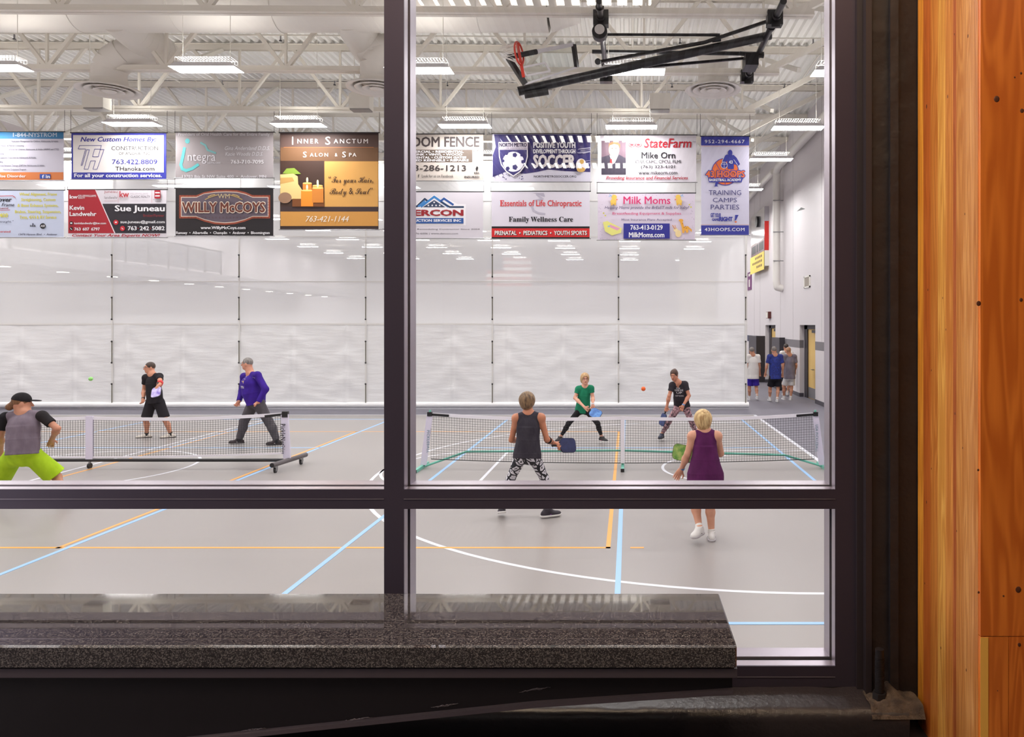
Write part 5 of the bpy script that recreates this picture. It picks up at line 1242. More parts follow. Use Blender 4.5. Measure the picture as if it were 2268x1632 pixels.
    # --- face details
    if S.get('face', True):
        dark = mat('dark_iris',(44,34,30),.3); ew = mat('eye_white',(220,214,208),.3); lipm = mat('lip_skin',(150,84,74),.5); br_ = mat('brow_hair',S.get('brow',(80,60,46)),.8)
        for s_ in (-1, 1):
            m_ = MB(); m_.sph(H(.031*s_,.084,.012), .0070*hs, ew); m_.sph(H(.031*s_,.0885,.012), .0046*hs, dark); m_.build('eye', root)
            m_ = MB(); m_.bar(H(.014*s_,.096,.033), H(.048*s_,.083,.034), .007, .007, br_); m_.build('eyebrow', root)
        solid_obj('lips', [ell(H(0,.092,-.050), (.022,.008,.0045), HR, .004), ell(H(0,.091,-.058), (.019,.008,.005), HR, .004)], .003, lipm, root)
        if S.get('glasses'):
            gm_ = mat('dark_glasses_frame',(34,28,30),.35); m_ = MB()
            for s_ in (-1, 1):
                c = [H(.032*s_+.023*math.cos(t*math.pi/8), .108, .010+.016*math.sin(t*math.pi/8)) for t in range(17)]
                m_.tube(c, .0016, gm_, 6); m_.tube([H(.055*s_,.106,.014), H(.078*s_,.05,.016), H(.080*s_,-.01,.008)], .0019, gm_, 6)
            m_.tube([H(-.010,.110,.014), H(.010,.110,.014)], .0019, gm_, 6); m_.build('glasses', root)
    # --- hair
    hk = S.get('hair')
    if hk:
        hm = hk['mat']; th = hk.get('th', .014); pr = [ell(H(0,-.014,.036), np.array([.075+th,.091+th,.088+th])*hs, HR, .02)]
        for e in hk.get('add', ()): pr.append(ell(H(*e[0]), np.array(e[1])*hs, HR, .03))
        for e in hk.get('chain', ()): pr.append(cone(H(*e[0]), H(*e[1]), e[2]*hs, e[3]*hs, .02))
        # carve the face away
        fl_ = hk.get('line', .058)
        pr.append(ell(H(0,.105,-.030), np.array([.072,.085,hk.get('carve', .088)])*hs, HR, .01, 's'))
        cl = [(H(0,0,hk.get('low', -.03)), -HR[:, 2]+HR[:, 1]*hk.get('slope', .55))] if hk.get('cut', True) else []
        if hk.get('bald'): pr.append(ell(H(0,.03,.10), np.array([.062,.085,.06])*hs, HR, .01, 's'))
        solid_obj('hair', pr, vox*.8, hm, root, cl)
    if S.get('cap'):
        cm_ = S['cap']; pr = [ell(H(0,-.010,.040), np.array([.086,.104,.096])*hs, HR, .02)]
        cp = solid_obj('cap', pr, vox*.8, cm_, root, [(H(0,0,.030), -HR[:, 2]-HR[:, 1]*.12)])
        solid_obj('cap_brim', [ell(H(0,.125,.040), (.070,.075,.010), HR, .01)], vox*.7, cm_, root)
    # --- shirt
    sh_ = S['shirt']; infl = sh_.get('infl', .016); hem = sh_.get('hem', -.10); up = unit(spine)
    hemp = J['pel']+up*hem
    hw = .146*g+infl+sh_.get('flare', .008); hd_ = .100*g+infl+.012; ww = (.122 if fem else .146)*g+infl+sh_.get('loose', .01)*.7; wd_ = .092*g*dp+infl+sh_.get('loose', .01)
    pr = [ell(chest, (sw*.86+infl, .098*g*dp+infl, .18), TR, .05), trunk(chest, belly, sw*.80+infl, .098*g*dp+infl, ww, wd_, TR, .03), trunk(belly, J['pel'], ww, wd_, hw, hd_, TR, .010), trunk(J['pel'], hemp-up*.04, hw, hd_, hw+sh_.get('loose', .01)*.3, hd_+.006, TR, .010),
          cone(J['shl'], nk, .048+infl*.6, .050, .05), cone(J['shr'], nk, .048+infl*.6, .050, .05)]
    for s_ in (-1, 1): pr.append(ell((J['hpl']+J['hpr'])/2-FW*.055+R_*s_*.06-up*.02, (.070+infl,.068+infl,.075+infl), TR, .06))
    if sh_.get('skirt'):
        L = sh_['skirt']; c0 = J['pel']; c1 = (J['knl']+J['knr'])/2
        for s_ in 'lr': pr += [cone(J['hp'+s_], J['hp'+s_]+(J['kn'+s_]-J['hp'+s_])*L, .092, .108, .10)]
        pr += [cone(c0, c0+(c1-c0)*L, .125, .130, .08)]
        hemp = c0+(c1-c0)*(L-.03); cl = [(hemp, -np.array([0,0,1.0]))]
    else: cl = [(hemp, -up)]
    hemx = [('x', c_[0], c_[1]) for c_ in cl]
    sl_ = sh_.get('sleeve', .5); slp = []
    nr2 = S.get('neckcut', .066)
    for s_ in 'lr':
        sh, el, wr = J['sh'+s_], J['el'+s_], J['wr'+s_]
        if sl_ > 0:
            fl = sh_.get('sflare', .016)
            if sl_ <= 1:
                e = sh+(el-sh)*sl_; ax_ = unit(el-sh)
                slp += [ell(sh, np.array([.052,.052,.052])*am+infl*.6, TR, .05), cone(sh, e+ax_*.03, .052*am+infl*.7, .046*am+fl, .03, [(e, ax_)])]
            else:
                ax_ = unit(wr-el); slp += [ell(sh, np.array([.052,.052,.052])*am+infl*.6, TR, .05), cone(sh, el, .052*am+infl*.7, .046*am+.010, .03), cone(el, wr+ax_*.02, .046*am+.010, .034*am+.008, .03, [(wr-ax_*.01, ax_)])]
    NC = nk+unit(H(0,0,-.05)-nk)*.02+hf*.0
    neck = [ell(NC+np.array(FW)*.030+up*.030, (nr2*.88, nr2*.95, .046), TR, .01, 's')]
    if sh_.get('vneck'): neck.append(cone_v(NC, FW, up, TR))
    if sl_ == 0:
        for s_ in 'lr': 
            out = (J['sh'+s_]-shc); out = unit(out); neck.append(ell(J['sh'+s_]+out*.040-up*.03, (.056,.10,.095), TR, .01, 's'))
    if sh_.get('sleeve_mat'):
        solid_obj('shirt', pr+neck, vox, sh_['mat'], root, cl); 
        for s_ in 'lr':
            q = [p for p in slp if np.linalg.norm(p[1]-J['sh'+s_]) < 1e-6]
            solid_obj('sleeve', q, vox, sh_['sleeve_mat'], root)
    else:
        S['_shirt'] = solid_obj(sh_.get('name', 'shirt'), pr+hemx+slp+neck, vox, sh_['mat'], root)
    # --- legwear
    pt = S.get('pants')
    if pt:
        i2 = pt.get('infl', .014); pr = [ell(J['pel']+spine*.03, ((.155 if fem else .150)*g+i2*.7, .108*g+i2*.7, .115), TR, .06)]
        for s_ in (-1, 1): pr.append(ell((J['hpl']+J['hpr'])/2-FW*.055+R_*s_*.06-np.array([0,0,.03]), (.075+i2,.07+i2,.085+i2), TR, .05))
        for s_ in 'lr':
            hp, kn_, an = J['hp'+s_], J['kn'+s_], J['an'+s_]; L = pt['len']; bk = yaw(S['foot'+s_][0])
            if L <= 1:
                e = hp+(kn_-hp)*L; ax_ = unit(kn_-hp); pr.append(cone(hp, e+ax_*.04, .080*lg+i2, .080*lg*(1-L)+.052*lg*L+i2+pt.get('flare', .03), .05, [(e, ax_)]))
            else:
                t = min(L-1, 1); e = kn_+(an-kn_)*t; ax_ = unit(an-kn_); cf_ = kn_+(an-kn_)*.32-bk*.012
                pr += [cone(hp, kn_, .080*lg+i2, .052*lg+i2, .04), cone(kn_, cf_, .052*lg+i2, .052*lg+i2, .03), cone(cf_, e+ax_*.02, .052*lg+i2, .036*lg+i2*.8, .03, [(e, ax_)])]
        solid_obj(pt.get('name', 'shorts'), pr, vox, pt['mat'], root, [(J['pel']+up*.10, up)])
    # --- shoes
    for s_ in 'lr':
        an = J['an'+s_]; fd = yaw(S['foot'+s_][0]); fp = S['foot'+s_][1]; fd = unit(fd*math.cos(fp)+np.array([0,0,-1])*math.sin(fp)); fr = np.cross(fd, [0,0,1.0]); fr = unit(fr); fu = np.cross(fr, fd)
        sm_, so = S['shoe']; FR = np.stack([fr, fd, fu], 1); z0 = an-fu*.088; fs = .92 if fem else 1.0
        up_ = [ell(z0+fd*.055*fs+fu*.034, (.040,.145*fs,.034), FR, .03), ell(z0-fd*.030*fs+fu*.048, (.037,.055,.046), FR, .03), cone(an+fu*.012, z0+fd*.06+fu*.05, .044, .036, .03, [(an+fu*.020, fu)]), ell(z0+fd*.13*fs+fu*.030, (.043,.060,.028), FR, .03)]
        so_p = [ell(z0+fd*.055*fs+fu*.018, (.046,.152*fs,.040), FR, .02), ell(z0-fd*.04*fs+fu*.018, (.041,.058,.034), FR, .03), ell(z0+fd*.125*fs+fu*.018, (.048,.068,.034), FR, .03)]
        shoe = solid_obj('shoe', up_, vox*.8, sm_, root, [(z0+fu*.012, -fu)])
        o = solid_obj('shoe_sole', so_p, vox*.8, so, shoe, [(z0+fu*.0005, -fu), (z0+fu*.026, fu)]); o.location = (0,0,0)
        if S.get('sock'):
            solid_obj('sock', [cone(an-np.array([0,0,.03]), an+unit(J['kn'+s_]-an)*S['sock'][1], .041*lg, .042*lg, .01, [(an+unit(J['kn'+s_]-an)*(S['sock'][1]+.01), unit(J['kn'+s_]-an))])], vox*.8, S['sock'][0], root)
        if S.get('stripe'):
            m_ = MB()
            for q in (-1, 1):
                a_ = z0+fd*.02+fu*.030+fr*.040*q; b_ = z0+fd*.085+fu*.052+fr*.034*q; m_.bar(a_, b_, .012, .006, S['stripe'])
            x = m_.build('shoe_stripe', shoe)
    # --- extras
    for s_, wr, d, nrm, sd in hands:
        e_ = S.get('band'+s_)
        if e_: MB().cyl(wr-d*.030, wr-d*.010, .030*am+.004, e_, n=18).build('wrist_band', root)
    S['_J'] = J; S['_H'] = H; S['_hands'] = {h[0]: h for h in hands}; S['_TR'] = TR; S['_root'] = root
    return S
def paddle(label, c, face_n, updir, rgb, rgb2, hand=None, w=.195, h=.27):
    c = np.array(c, float); u = unit(updir); n = np.array(face_n, float); n = unit(n-u*n.dot(u)); r = np.cross(u, n)
    t = thing('pickleball_paddle', label, 'paddle', tuple(c))
    def outline(sw, sh, cr, k=6):
        pts = []
        for cx, cy, a0 in ((sw-cr,sh-cr,0),(-sw+cr,sh-cr,90),(-sw+cr*1.3,-sh+cr*1.3,180),(sw-cr*1.3,-sh+cr*1.3,270)):
            for i in range(k+1):
                a = math.radians(a0+90*i/k); rr = cr if a0 < 180 else cr*1.3; pts.append((cx+rr*math.cos(a), cy+rr*math.sin(a)))
        return pts
    def slab(sw, sh, cr, th, mt, nm):
        o = outline(sw, sh, cr); v = [c+r*x+u*y+n*th for x, y in o]+[c+r*x+u*y-n*th for x, y in o]; k = len(o)
        MB().add(v, [tuple(range(k)), tuple(range(k, 2*k))[::-1]]+[(i, k+i, k+(i+1) % k, (i+1) % k) for i in range(k)], mt).build(nm, t)
    pm = mat('paddle_face_%d_%d_%d' % tuple(rgb), rgb, .45, var=(rgb2, 14)); pe = mat('paddle_edge_%d' % rgb[2], tuple(int(q*.5) for q in rgb), .5)
    slab(w/2-.006, h/2-.006, .05, .008, pm, 'paddle_face'); slab(w/2, h/2, .055, .0065, pe, 'edge_guard')
    m_ = MB(); m_.cyl(c-u*(h/2-.01), c-u*(h/2+.11), .017, black_plastic, n=12); m_.cyl(c-u*(h/2+.11), c-u*(h/2+.118), .021, black_plastic, n=12); m_.build('handle', t)
    return t
from mathutils.bvhtree import BVHTree
def lay_on(S, nm, pts2, faces, mt, D):
    """print flat artwork onto the shirt cloth: every point is laid on the garment surface"""
    if '_bvh' not in S:
        me = S['_shirt'].data; S['_bvh'] = BVHTree.FromPolygons([v.co.copy() for v in me.vertices], [tuple(p.vertices) for p in me.polygons])
    out = []; last = None
    for x, y in pts2:
        p = P(x, y, D-1.0); hit = S['_bvh'].ray_cast(Vector((p.x*D/(D-1.0), D-1.0, EYE-(y-PY)*D/F)), Vector((0,1,0)))
        q = hit[0] if hit[0] is not None else last
        if q is None: q = Vector((p.x*D/(D-1.0), D, EYE-(y-PY)*D/F))
        last = q; out.append((q[0], q[1]-.004, q[2]))
    o = MB().add(out, faces, mt).build(nm, S['_shirt'])
def print_shape(S, nm, pts, mt, D): lay_on(S, nm, pts, [tuple(range(len(pts)))], mt, D)
def print_text(S, nm, s, cx, cy, w, h, mt, D):
    v, f = glyphs(s, .0, 0); mn = v.min(0); mx = v.max(0); q = (v-mn)/(mx-mn)-.5
    lay_on(S, nm, [(cx+a*w, cy-b*h) for a, b in q], f, mt, D)

white_shoe = mat('white_leather_shoe',(226,224,222),.5); black_shoe = mat('black_knit_shoe',(34,30,34),.7); sole_w = mat('white_rubber_sole',(224,222,220),.6); sole_k = mat('dark_rubber_sole',(52,44,46),.6)
sockw = mat('white_sock',(232,230,226),.9); sockk = mat('black_sock',(28,28,32),.9)
SKN = (206,150,122)
# 1: player in cap, left
swirl = None
human(dict(label='person in black cap, grey shirt with black sleeves and lime green shorts, seen from behind', D=10.2, girth=1.32, tyaw=12, hyaw=52, pitch=-.1, face=False,
  skin=(196,138,110), hs=1.1, arm=1.05, leg=1.12, vox=.0066,
  J=dict(head=(49,893,.03),pel=(50,1003,-.06),shl=(13,924,.0),shr=(93,921,.0),ell=(1,965,.05),wrl=(2,998,.25),elr=(127,949,-.02),wrr=(116,971,.14),hpl=(30,1010,0),hpr=(73,1010,0),knl=(-2,1058,.10),knr=(126,1056,.16),anl=(-22,1105,0),anr=(146,1105,0)),
  handl=dict(curl=.6), handr=dict(d=(-.45,.25,-.9),n=(-.5,.8,0),curl=.15,spread=2.0), footl=(-30,0), footr=(55,0),
  hair=dict(mat=hairm('brown_ponytail_hair',(132,90,56),(96,62,38)), th=.006, low=-.06, chain=(((-.02,-.085,-.02),(-.045,-.12,-.055),.045,.040),((-.045,-.12,-.055),(-.075,-.15,-.065),.038,.015))),
  cap=cloth('black_cap_fabric',(26,26,30)), shirt=dict(mat=cloth('heather_grey_shirt',(124,112,124),(112,100,112) ,8,.8), sleeve_mat=cloth('black_sleeve_fabric',(30,28,32)), hem=-.02, sleeve=.62, infl=.020, loose=.02),
  pants=dict(mat=cloth('lime_green_shorts',(176,212,40),(160,198,30),7), len=.92, flare=.050, infl=.03), shoe=(black_shoe,sole_w), bandl=None))
# side stripes and knee sleeve of player one are modelled as their own pieces below
P1 = scene.objects
# 2: man in black
m2 = human(dict(label='man in all black shirt and shorts swinging a white and violet paddle', D=16.3, girth=1.12, tyaw=205, hyaw=222, skin=(200,140,112), hs=1.02, glasses=True, face=True,
  J=dict(head=(331.5,814.5,0),pel=(343,886,0),shl=(323,836,.02),shr=(353,833.5,-.06),ell=(319.5,864,.1),wrl=(317,884,-.02),elr=(355,848,-.26),wrr=(351,854,-.48),hpl=(334,892,0),hpr=(353,892,0),knl=(323,930,-.02),knr=(366,930,-.02),anl=(325,961,.06),anr=(378,961,.06)),
  handr=dict(d=(-.3,-.5,-.7),n=(0,.5,-.5),curl=1.3), handl=dict(curl=.9), footl=(245,0), footr=(235,0), leg=1.05, arm=1.1,
  hair=dict(mat=hairm('dark_brown_short_hair',(70,52,42),(50,38,32)), th=.006, low=-.035, slope=.8, carve=.10), shirt=dict(mat=cloth('black_sport_shirt',(30,28,34)), hem=-.06, sleeve=.5, loose=.02, name='shirt'),
  pants=dict(mat=cloth('black_long_shorts',(32,30,36)), len=.86, flare=.03, infl=.02), shoe=(mat('offwhite_shoe',(214,206,196),.6),sole_k), stripe=black_shoe, sock=(sockk,.03), bandl=mat('black_watch',(24,24,26),.4)))
c = m2['_J']; MB().cyl(c['elr']+(c['shr']-c['elr'])*.05, c['elr']+(c['wrr']-c['elr'])*.45, .060, mat('red_elbow_sleeve',(190,36,44),.8), n=20).build('elbow_sleeve', m2['_root'])
h_ = m2['_hands']['r']; pc = np.array(P(346,868,16.3-.58)); paddle('white and violet paddle swung by the man in black', pc, (.1,-1,.2), pc-(h_[1]+h_[2]*.05), (206,196,228),(120,100,190))
paddle_up = None
# 3: man in purple
m3 = human(dict(label='grey haired man in purple long sleeved shirt and grey trousers walking left', D=15.4, girth=1.5, depth=1.35, tyaw=248, hyaw=266, skin=(206,146,120), hs=1.04, glasses=True,
  J=dict(head=(547.5,806,0),pel=(567,892,0),shl=(541,834,.16),shr=(570,831,-.16),ell=(536,866,.20),wrl=(529,889,.05),elr=(588,862,-.22),wrr=(572,891,-.30),hpl=(560,897,.06),hpr=(573,895,-.08),knl=(540,934,.06),knr=(596,935,-.06),anl=(530,972,.08),anr=(613,975,-.05)),
  handr=dict(d=(-.9,-.1,-.35),n=(0,.3,-1),curl=1.5), handl=dict(d=(-.5,0,-.8),curl=1.3), footl=(262,0), footr=(255,0), leg=1.22, arm=1.18,
  hair=dict(mat=hairm('grey_cropped_hair',(140,134,130),(104,98,96)), th=.006, low=-.035, slope=.8, carve=.098), shirt=dict(mat=cloth('purple_jersey',(60,32,140),(52,26,124),7,.8), hem=-.03, sleeve=2, loose=.025, infl=.018),
  pants=dict(mat=cloth('heather_grey_trousers',(88,84,88),(74,70,76),9,.9), len=1.97, infl=.024, name='trousers'), shoe=(mat('black_red_sneaker',(40,28,32),.6),sole_k), stripe=white_shoe, sock=(sockk,.03), brow=(120,110,104)))
J3 = m3['_J']; em = mat('gold_emblem',(220,190,70),.5); wt = mat('white_print',(230,226,232),.5)
Lf = yaw(248); Rt = np.cross(Lf, [0,0,1.0]); ch = np.array(P(541,841,15.4))
def on_chest(px, py, dd): return np.array(P(px,py,15.4+dd))
print_shape(m3, 'shirt_emblem', [(545,838),(549,833),(553,833),(554,838),(551,842),(551,848),(548,843),(543.5,843)], em, 15.4)
print_shape(m3, 'shirt_emblem_white', [(548,834),(551,832.5),(554,834),(553,838),(550,838)], wt, 15.4)
print_text(m3, 'shirt_lettering', 'MN', 548, 855.5, 9, 6, wt, 15.4)
print_shape(m3, 'sleeve_mark', [(571,833.5),(577,834.5),(577,835.8),(571,835)], wt, 15.4)
# 4: woman in green
m4 = human(dict(label='blonde woman in green t-shirt and black leggings crouching ready with a paddle', D=15.5, fem=True, girth=.92, tyaw=172, hyaw=168, skin=(214,160,136), hs=.98, glasses=True,
  J=dict(head=(1295.5,840,-.12),pel=(1291,903,.06),shl=(1281,861.5,-.08),shr=(1309,860,-.08),ell=(1273.5,881,-.12),wrl=(1295,902,-.36),elr=(1313,880,-.10),wrr=(1313,896,-.30),hpl=(1284,909,.05),hpr=(1300,909,.05),knl=(1259,938,-.10),knr=(1324,938,-.10),anl=(1241,968,.02),anr=(1333,968,-.02)),
  handl=dict(d=(.75,-.3,-.5),curl=1.0), handr=dict(d=(.15,-.2,-1),curl=1.0), footl=(205,0), footr=(140,0), arm=.88, leg=.86,
  hair=dict(mat=hairm('blonde_bob_hair',(204,170,124),(164,128,88)), th=.020, low=-.10, slope=.0, carve=.10, add=(((0,-.04,-.02),(.09,.075,.09)),)), shirt=dict(mat=cloth('green_tshirt',(34,132,96),(28,118,86),8), hem=-.08, sleeve=.5, infl=.014, loose=.018),
  pants=dict(mat=cloth('black_leggings',(28,26,30),None,6,.3), len=1.80, infl=.005, name='leggings'), shoe=(black_shoe,sole_w), stripe=mat('pink_stripe',(214,70,130),.5), bandr=mat('white_wrist_watch',(220,220,230),.5), bandl=None))
pc = np.array(P(1319,915.5,15.5-.50)); h_ = m4['_hands']['l']; paddle('light blue paddle held low by the woman in green', pc, (.15,-1,.25), (1,.1,-.35) if False else pc-(h_[1]+h_[2]*.06), (96,150,214),(60,104,176))
# 5: woman in dark tee
m5 = human(dict(label='dark haired woman in black printed t-shirt and patterned leggings leaning forward', D=15.9, fem=True, girth=1.0, tyaw=192, hyaw=200, pitch=-.25, skin=(190,130,104), hs=.98,
  J=dict(head=(1493,831,-.22),pel=(1510,896,.08),shl=(1489,853,-.18),shr=(1517,851,-.14),ell=(1482,877,-.22),wrl=(1477,900,-.20),elr=(1526,876,-.18),wrr=(1513,898,-.36),hpl=(1501,903,.06),hpr=(1519,903,.06),knl=(1480,936,-.02),knr=(1531,932,.0),anl=(1466,961,.04),anr=(1543,961,.06)),
  handl=dict(d=(-.2,-.1,-1),curl=1.3), handr=dict(d=(-.4,-.1,-.9),curl=.9), footl=(200,0), footr=(150,0), arm=.95, leg=.95, brow=(50,36,30),
  hair=dict(mat=hairm('dark_updo_hair',(84,52,38),(48,32,26)), th=.010, low=-.02, carve=.095, add=(((0,-.075,.09),(.035,.035,.035)),)), shirt=dict(vneck=True, mat=cloth('charcoal_tshirt',(52,48,54),(44,40,46),8), hem=-.05, sleeve=.55, infl=.018, loose=.025),
  pants=dict(mat=mat('floral_dark_leggings',(52,36,46),.7,var=((196,150,158),26)), len=1.85, infl=.006, name='leggings'), shoe=(mat('navy_sneaker',(40,46,66),.6),sole_k), bandr=mat('blue_wrist_band',(90,150,210),.5)))
for s__, px, py, w_, h__ in (('THE',1500,858,9,3),('NEVER GIVE',1502,862.5,19,4.5),('UP',1503,868,12,4),('KEEP MOVING',1504,875,18,3)): print_text(m5, 'shirt_lettering', s__, px, py, w_, h__, wt, 15.9)
pc = np.array(P(1468.5,929,15.9-.18)); h_ = m5['_hands']['l']; paddle('dark blue paddle hanging from the right hand of the woman in black tee', pc, (-.9,-.55,.0), (h_[1]+h_[2]*.06)-pc if False else pc-(h_[1]+h_[2]*.06), (52,70,120),(36,48,92))
# 6: woman in dark tank
swirl = mat('black_white_swirl_leggings',(226,224,230),.7); nt = swirl.node_tree; b = nt.nodes['Principled BSDF']
tc = nt.nodes.new('ShaderNodeTexCoord'); nz_ = nt.nodes.new('ShaderNodeTexNoise'); nz_.inputs['Scale'].default_value = 5; mixn = nt.nodes.new('ShaderNodeMix'); mixn.data_type = 'VECTOR'; mixn.inputs[0].default_value = .12
nt.links.new(tc.outputs['Object'], nz_.inputs['Vector']); nt.links.new(tc.outputs['Object'], mixn.inputs[4]); nt.links.new(nz_.outputs['Color'], mixn.inputs[5])
vo = nt.nodes.new('ShaderNodeTexVoronoi'); vo.feature = 'DISTANCE_TO_EDGE'; vo.inputs['Scale'].default_value = 15; nt.links.new(mixn.outputs[1], vo.inputs['Vector'])
vo2 = nt.nodes.new('ShaderNodeTexVoronoi'); vo2.inputs['Scale'].default_value = 15; nt.links.new(mixn.outputs[1], vo2.inputs['Vector'])
cr = nt.nodes.new('ShaderNodeValToRGB'); cr.color_ramp.interpolation = 'CONSTANT'; cr.color_ramp.elements[0].color = lin((24,24,34)); cr.color_ramp.elements[1].position = .13; cr.color_ramp.elements[1].color = lin((222,220,228)); e = cr.color_ramp.elements.new(.34); e.color = lin((24,24,34)); e = cr.color_ramp.elements.new(.43); e.color = lin((222,220,228))
nt.links.new(vo.outputs['Distance'], cr.inputs[0]); nt.links.new(cr.outputs[0], b.inputs['Base Color'])
m6 = human(dict(label='short haired woman in charcoal tank top and black and white swirl leggings, from behind', D=9.55, fem=True, girth=1.02, tyaw=2, hyaw=8, face=False, skin=(198,132,100), hs=1.02, vox=.0058,
  J=dict(head=(1168.5,892,.04),pel=(1168,1005,-.06),shl=(1143.5,926,.0),shr=(1198,925,0),ell=(1133,974,.04),wrl=(1148,974,.30),elr=(1211,973,.02),wrr=(1228,982,.22),hpl=(1155,1009,0),hpr=(1181,1009,0),knl=(1131,1060,.12),knr=(1206,1060,.12),anl=(1112,1121,-.02),anr=(1212,1129,-.0)),
  handr=dict(d=(.85,.3,-.45),n=(-.2,.6,-.6),curl=1.3), handl=dict(d=(.5,.8,0),curl=.8), footl=(-15,.25), footr=(62,0), arm=.92, leg=.98,
  hair=dict(mat=hairm('brown_blonde_short_hair',(150,120,86),(90,68,50)), th=.024, low=-.062, slope=.2, carve=.08, add=(((0,-.05,.045),(.094,.075,.088)),((0,-.055,-.02),(.070,.06,.065)))),
  shirt=dict(mat=cloth('charcoal_tank_top',(58,54,62),(48,44,54),10,.8), hem=-.055, sleeve=0, infl=.012, loose=.018, flare=.018, name='tank_top'),
  pants=dict(mat=swirl, len=1.5, infl=.006, name='leggings'), shoe=(mat('black_purple_sneaker',(36,30,42),.6),sole_w), stripe=mat('purple_stripe',(120,50,140),.5), sock=(sockw,.02)))
J6 = m6['_J']; a_ = J6['elr']; b_ = J6['wrr']; MB().cyl(a_+(b_-a_)*.12, a_+(b_-a_)*.50, .047, cloth('black_elbow_brace',(26,26,30)), .040, n=20).build('elbow_brace', m6['_root'])
h_ = m6['_hands']['r']; pc = np.array(P(1257,986,9.55+.34)); paddle('navy blue paddle in the right hand of the woman in the tank top', pc, (-.35,-1,.25), pc-(h_[1]+h_[2]*.06), (34,44,92),(26,34,72))
# 7: woman in purple dress
m7 = human(dict(label='blonde woman in sleeveless plum purple dress stepping forward, from behind', D=8.57, fem=True, girth=1.12, tyaw=-4, hyaw=-6, face=False, skin=(216,160,132), hs=1.02, vox=.0060,
  J=dict(head=(1556,934,.04),pel=(1562,1048,-.04),shl=(1534,966,0),shr=(1588,966,0),ell=(1523,1006,.0),wrl=(1509,1039,.12),elr=(1596,1004,.10),wrr=(1553,1010,.34),hpl=(1547,1054,0),hpr=(1579,1054,0),knl=(1537,1112,.10),knr=(1572,1112,.06),anl=(1549,1168,-.08),anr=(1576,1179,-.0)),
  handl=dict(d=(-.45,.35,-.8),curl=.7), handr=dict(d=(-1,.2,.1),curl=1.3,n=(0,-.5,-.5)), footl=(-150,.0), footr=(4,0), arm=1.0, leg=1.0,
  hair=dict(mat=hairm('pale_blonde_short_hair',(226,196,140),(170,132,84)), th=.024, low=-.064, slope=.2, carve=.08, add=(((0,-.045,.04),(.094,.082,.09)),((0,-.055,-.025),(.075,.06,.07)))),
  shirt=dict(mat=cloth('plum_purple_dress',(88,28,82),(78,24,72),7,.6), hem=-.2, sleeve=0, infl=.014, loose=.02, flare=.02, skirt=.66, name='dress'), neckcut=.060,
  shoe=(white_shoe,mat('grey_white_sole',(190,186,190),.6)), sock=(sockw,.03), stripe=sole_k, bandl=mat('blue_watch_strap',(70,140,200),.4)))
pc = np.array(P(1514,1003,8.57+.40)); h_ = m7['_hands']['r']; paddle('lime green paddle held across by the woman in the purple dress', pc, (-.35,-1,.1), pc-(h_[1]+h_[2]*.06), (176,200,110),(96,150,60))
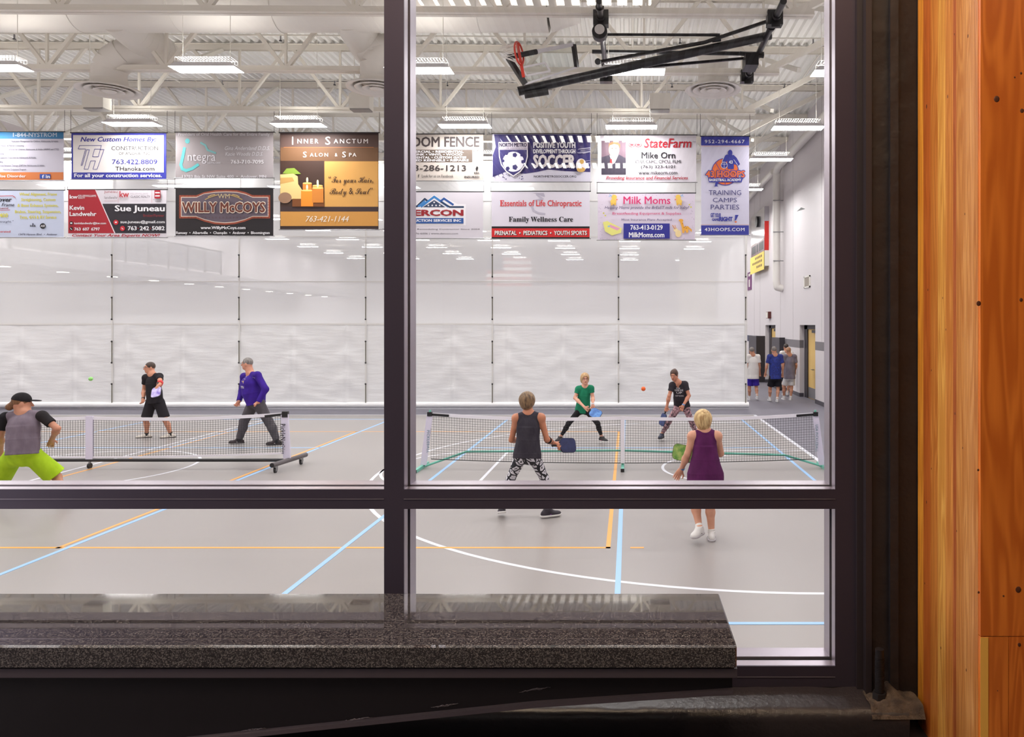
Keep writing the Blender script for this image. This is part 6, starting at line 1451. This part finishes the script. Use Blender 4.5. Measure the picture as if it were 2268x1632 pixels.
# walkers on the track
grey_sh = mat('grey_sneaker',(196,194,196),.6)
def walker(label, D, dx, shirt, shorts, hair, J, hyaw=-2, **k):
    human(dict(dict(label=label, D=D, girth=1.1, tyaw=3, hyaw=hyaw, face=False, skin=(204,148,120), vox=.0085, J=J, handl=dict(curl=.8), handr=dict(curl=.8), footl=(-4,0), footr=(6,.0), shoe=(grey_sh,sole_w), sock=(sockw,.06),
      hair=dict(mat=hair, th=.007, low=-.03, carve=.085, slope=.4), shirt=dict(mat=shirt, hem=-.10, sleeve=.75, infl=.022, loose=.02, sflare=.022), pants=dict(mat=shorts, len=.80, flare=.03, infl=.02)), **k))
gh = hairm('grey_walker_hair',(136,128,122),(100,94,90)); gh2 = hairm('sandy_bald_hair',(186,140,104),(150,110,84)); dh = hairm('dark_walker_hair',(66,52,46),(44,36,34))
walker('man in white t-shirt and violet blue shorts walking beside the curtain edge', 24.6, 0, cloth('white_tshirt',(226,222,218),None,8), cloth('violet_shorts',(58,40,150),None,8), gh,
  dict(head=(1665,777,0),pel=(1668,832,0),shl=(1656.5,789.5,0),shr=(1679,789.5,0),ell=(1654,808,-.02),wrl=(1654,825,.08),elr=(1682,808,-.02),wrr=(1682.5,825,.05),hpl=(1662.5,835,0),hpr=(1673.5,835,0),knl=(1659.5,858,.05),knr=(1675,858,.02),anl=(1660,880,.12),anr=(1677,877,-.15)))
walker('man in blue patterned t-shirt and black shorts walking away on the track', 24.0, 0, mat('blue_patterned_tshirt',(34,52,140),.8,var=((28,36,96),22)), cloth('black_walker_shorts',(30,28,34)), gh,
  dict(head=(1714,775.5,0),pel=(1717,832,0),shl=(1704,789.5,0),shr=(1729.5,789.5,0),ell=(1698.5,809,-.02),wrl=(1695.5,826,.05),elr=(1733.5,809,-.02),wrr=(1733,827,.05),hpl=(1710,836,0),hpr=(1723,836,0),knl=(1705.5,860,.08),knr=(1723,860,.03),anl=(1705,882,.15),anr=(1721.5,884,-.10)))
walker('balding man in grey t-shirt and pale shorts walking away on the track', 24.7, 0, cloth('grey_walker_tshirt',(124,118,130),(112,106,118),9), cloth('pale_grey_shorts',(206,204,204),None,8), gh2,
  dict(head=(1746,777,0),pel=(1748.5,832,0),shl=(1737.5,789.5,0),shr=(1760,789.5,0),ell=(1735,807,-.02),wrl=(1736,824,.08),elr=(1763.5,808,.0),wrr=(1761,822,.18),hpl=(1743,835,0),hpr=(1754,835,0),knl=(1736.5,857.5,.05),knr=(1753,858,.0),anl=(1736,879.5,.12),anr=(1751,881,-.05)))
walker('dark haired man in white t-shirt half hidden behind the grey shirted walker', 26.2, 0, cloth('plain_white_tshirt',(230,228,226),None,8), cloth('dark_navy_shorts',(34,34,46)), dh,
  dict(head=(1740.5,769,0),pel=(1742,824,0),shl=(1731.5,781.5,0),shr=(1753,781.5,0),ell=(1729,799,0),wrl=(1730,815,.08),elr=(1756,800,0),wrr=(1755,816,.08),hpl=(1737,827,0),hpr=(1748,827,0),knl=(1735,849,0),knr=(1747,849,0),anl=(1737,869.5,0),anr=(1744,869.5,-.1)), hyaw=-20)
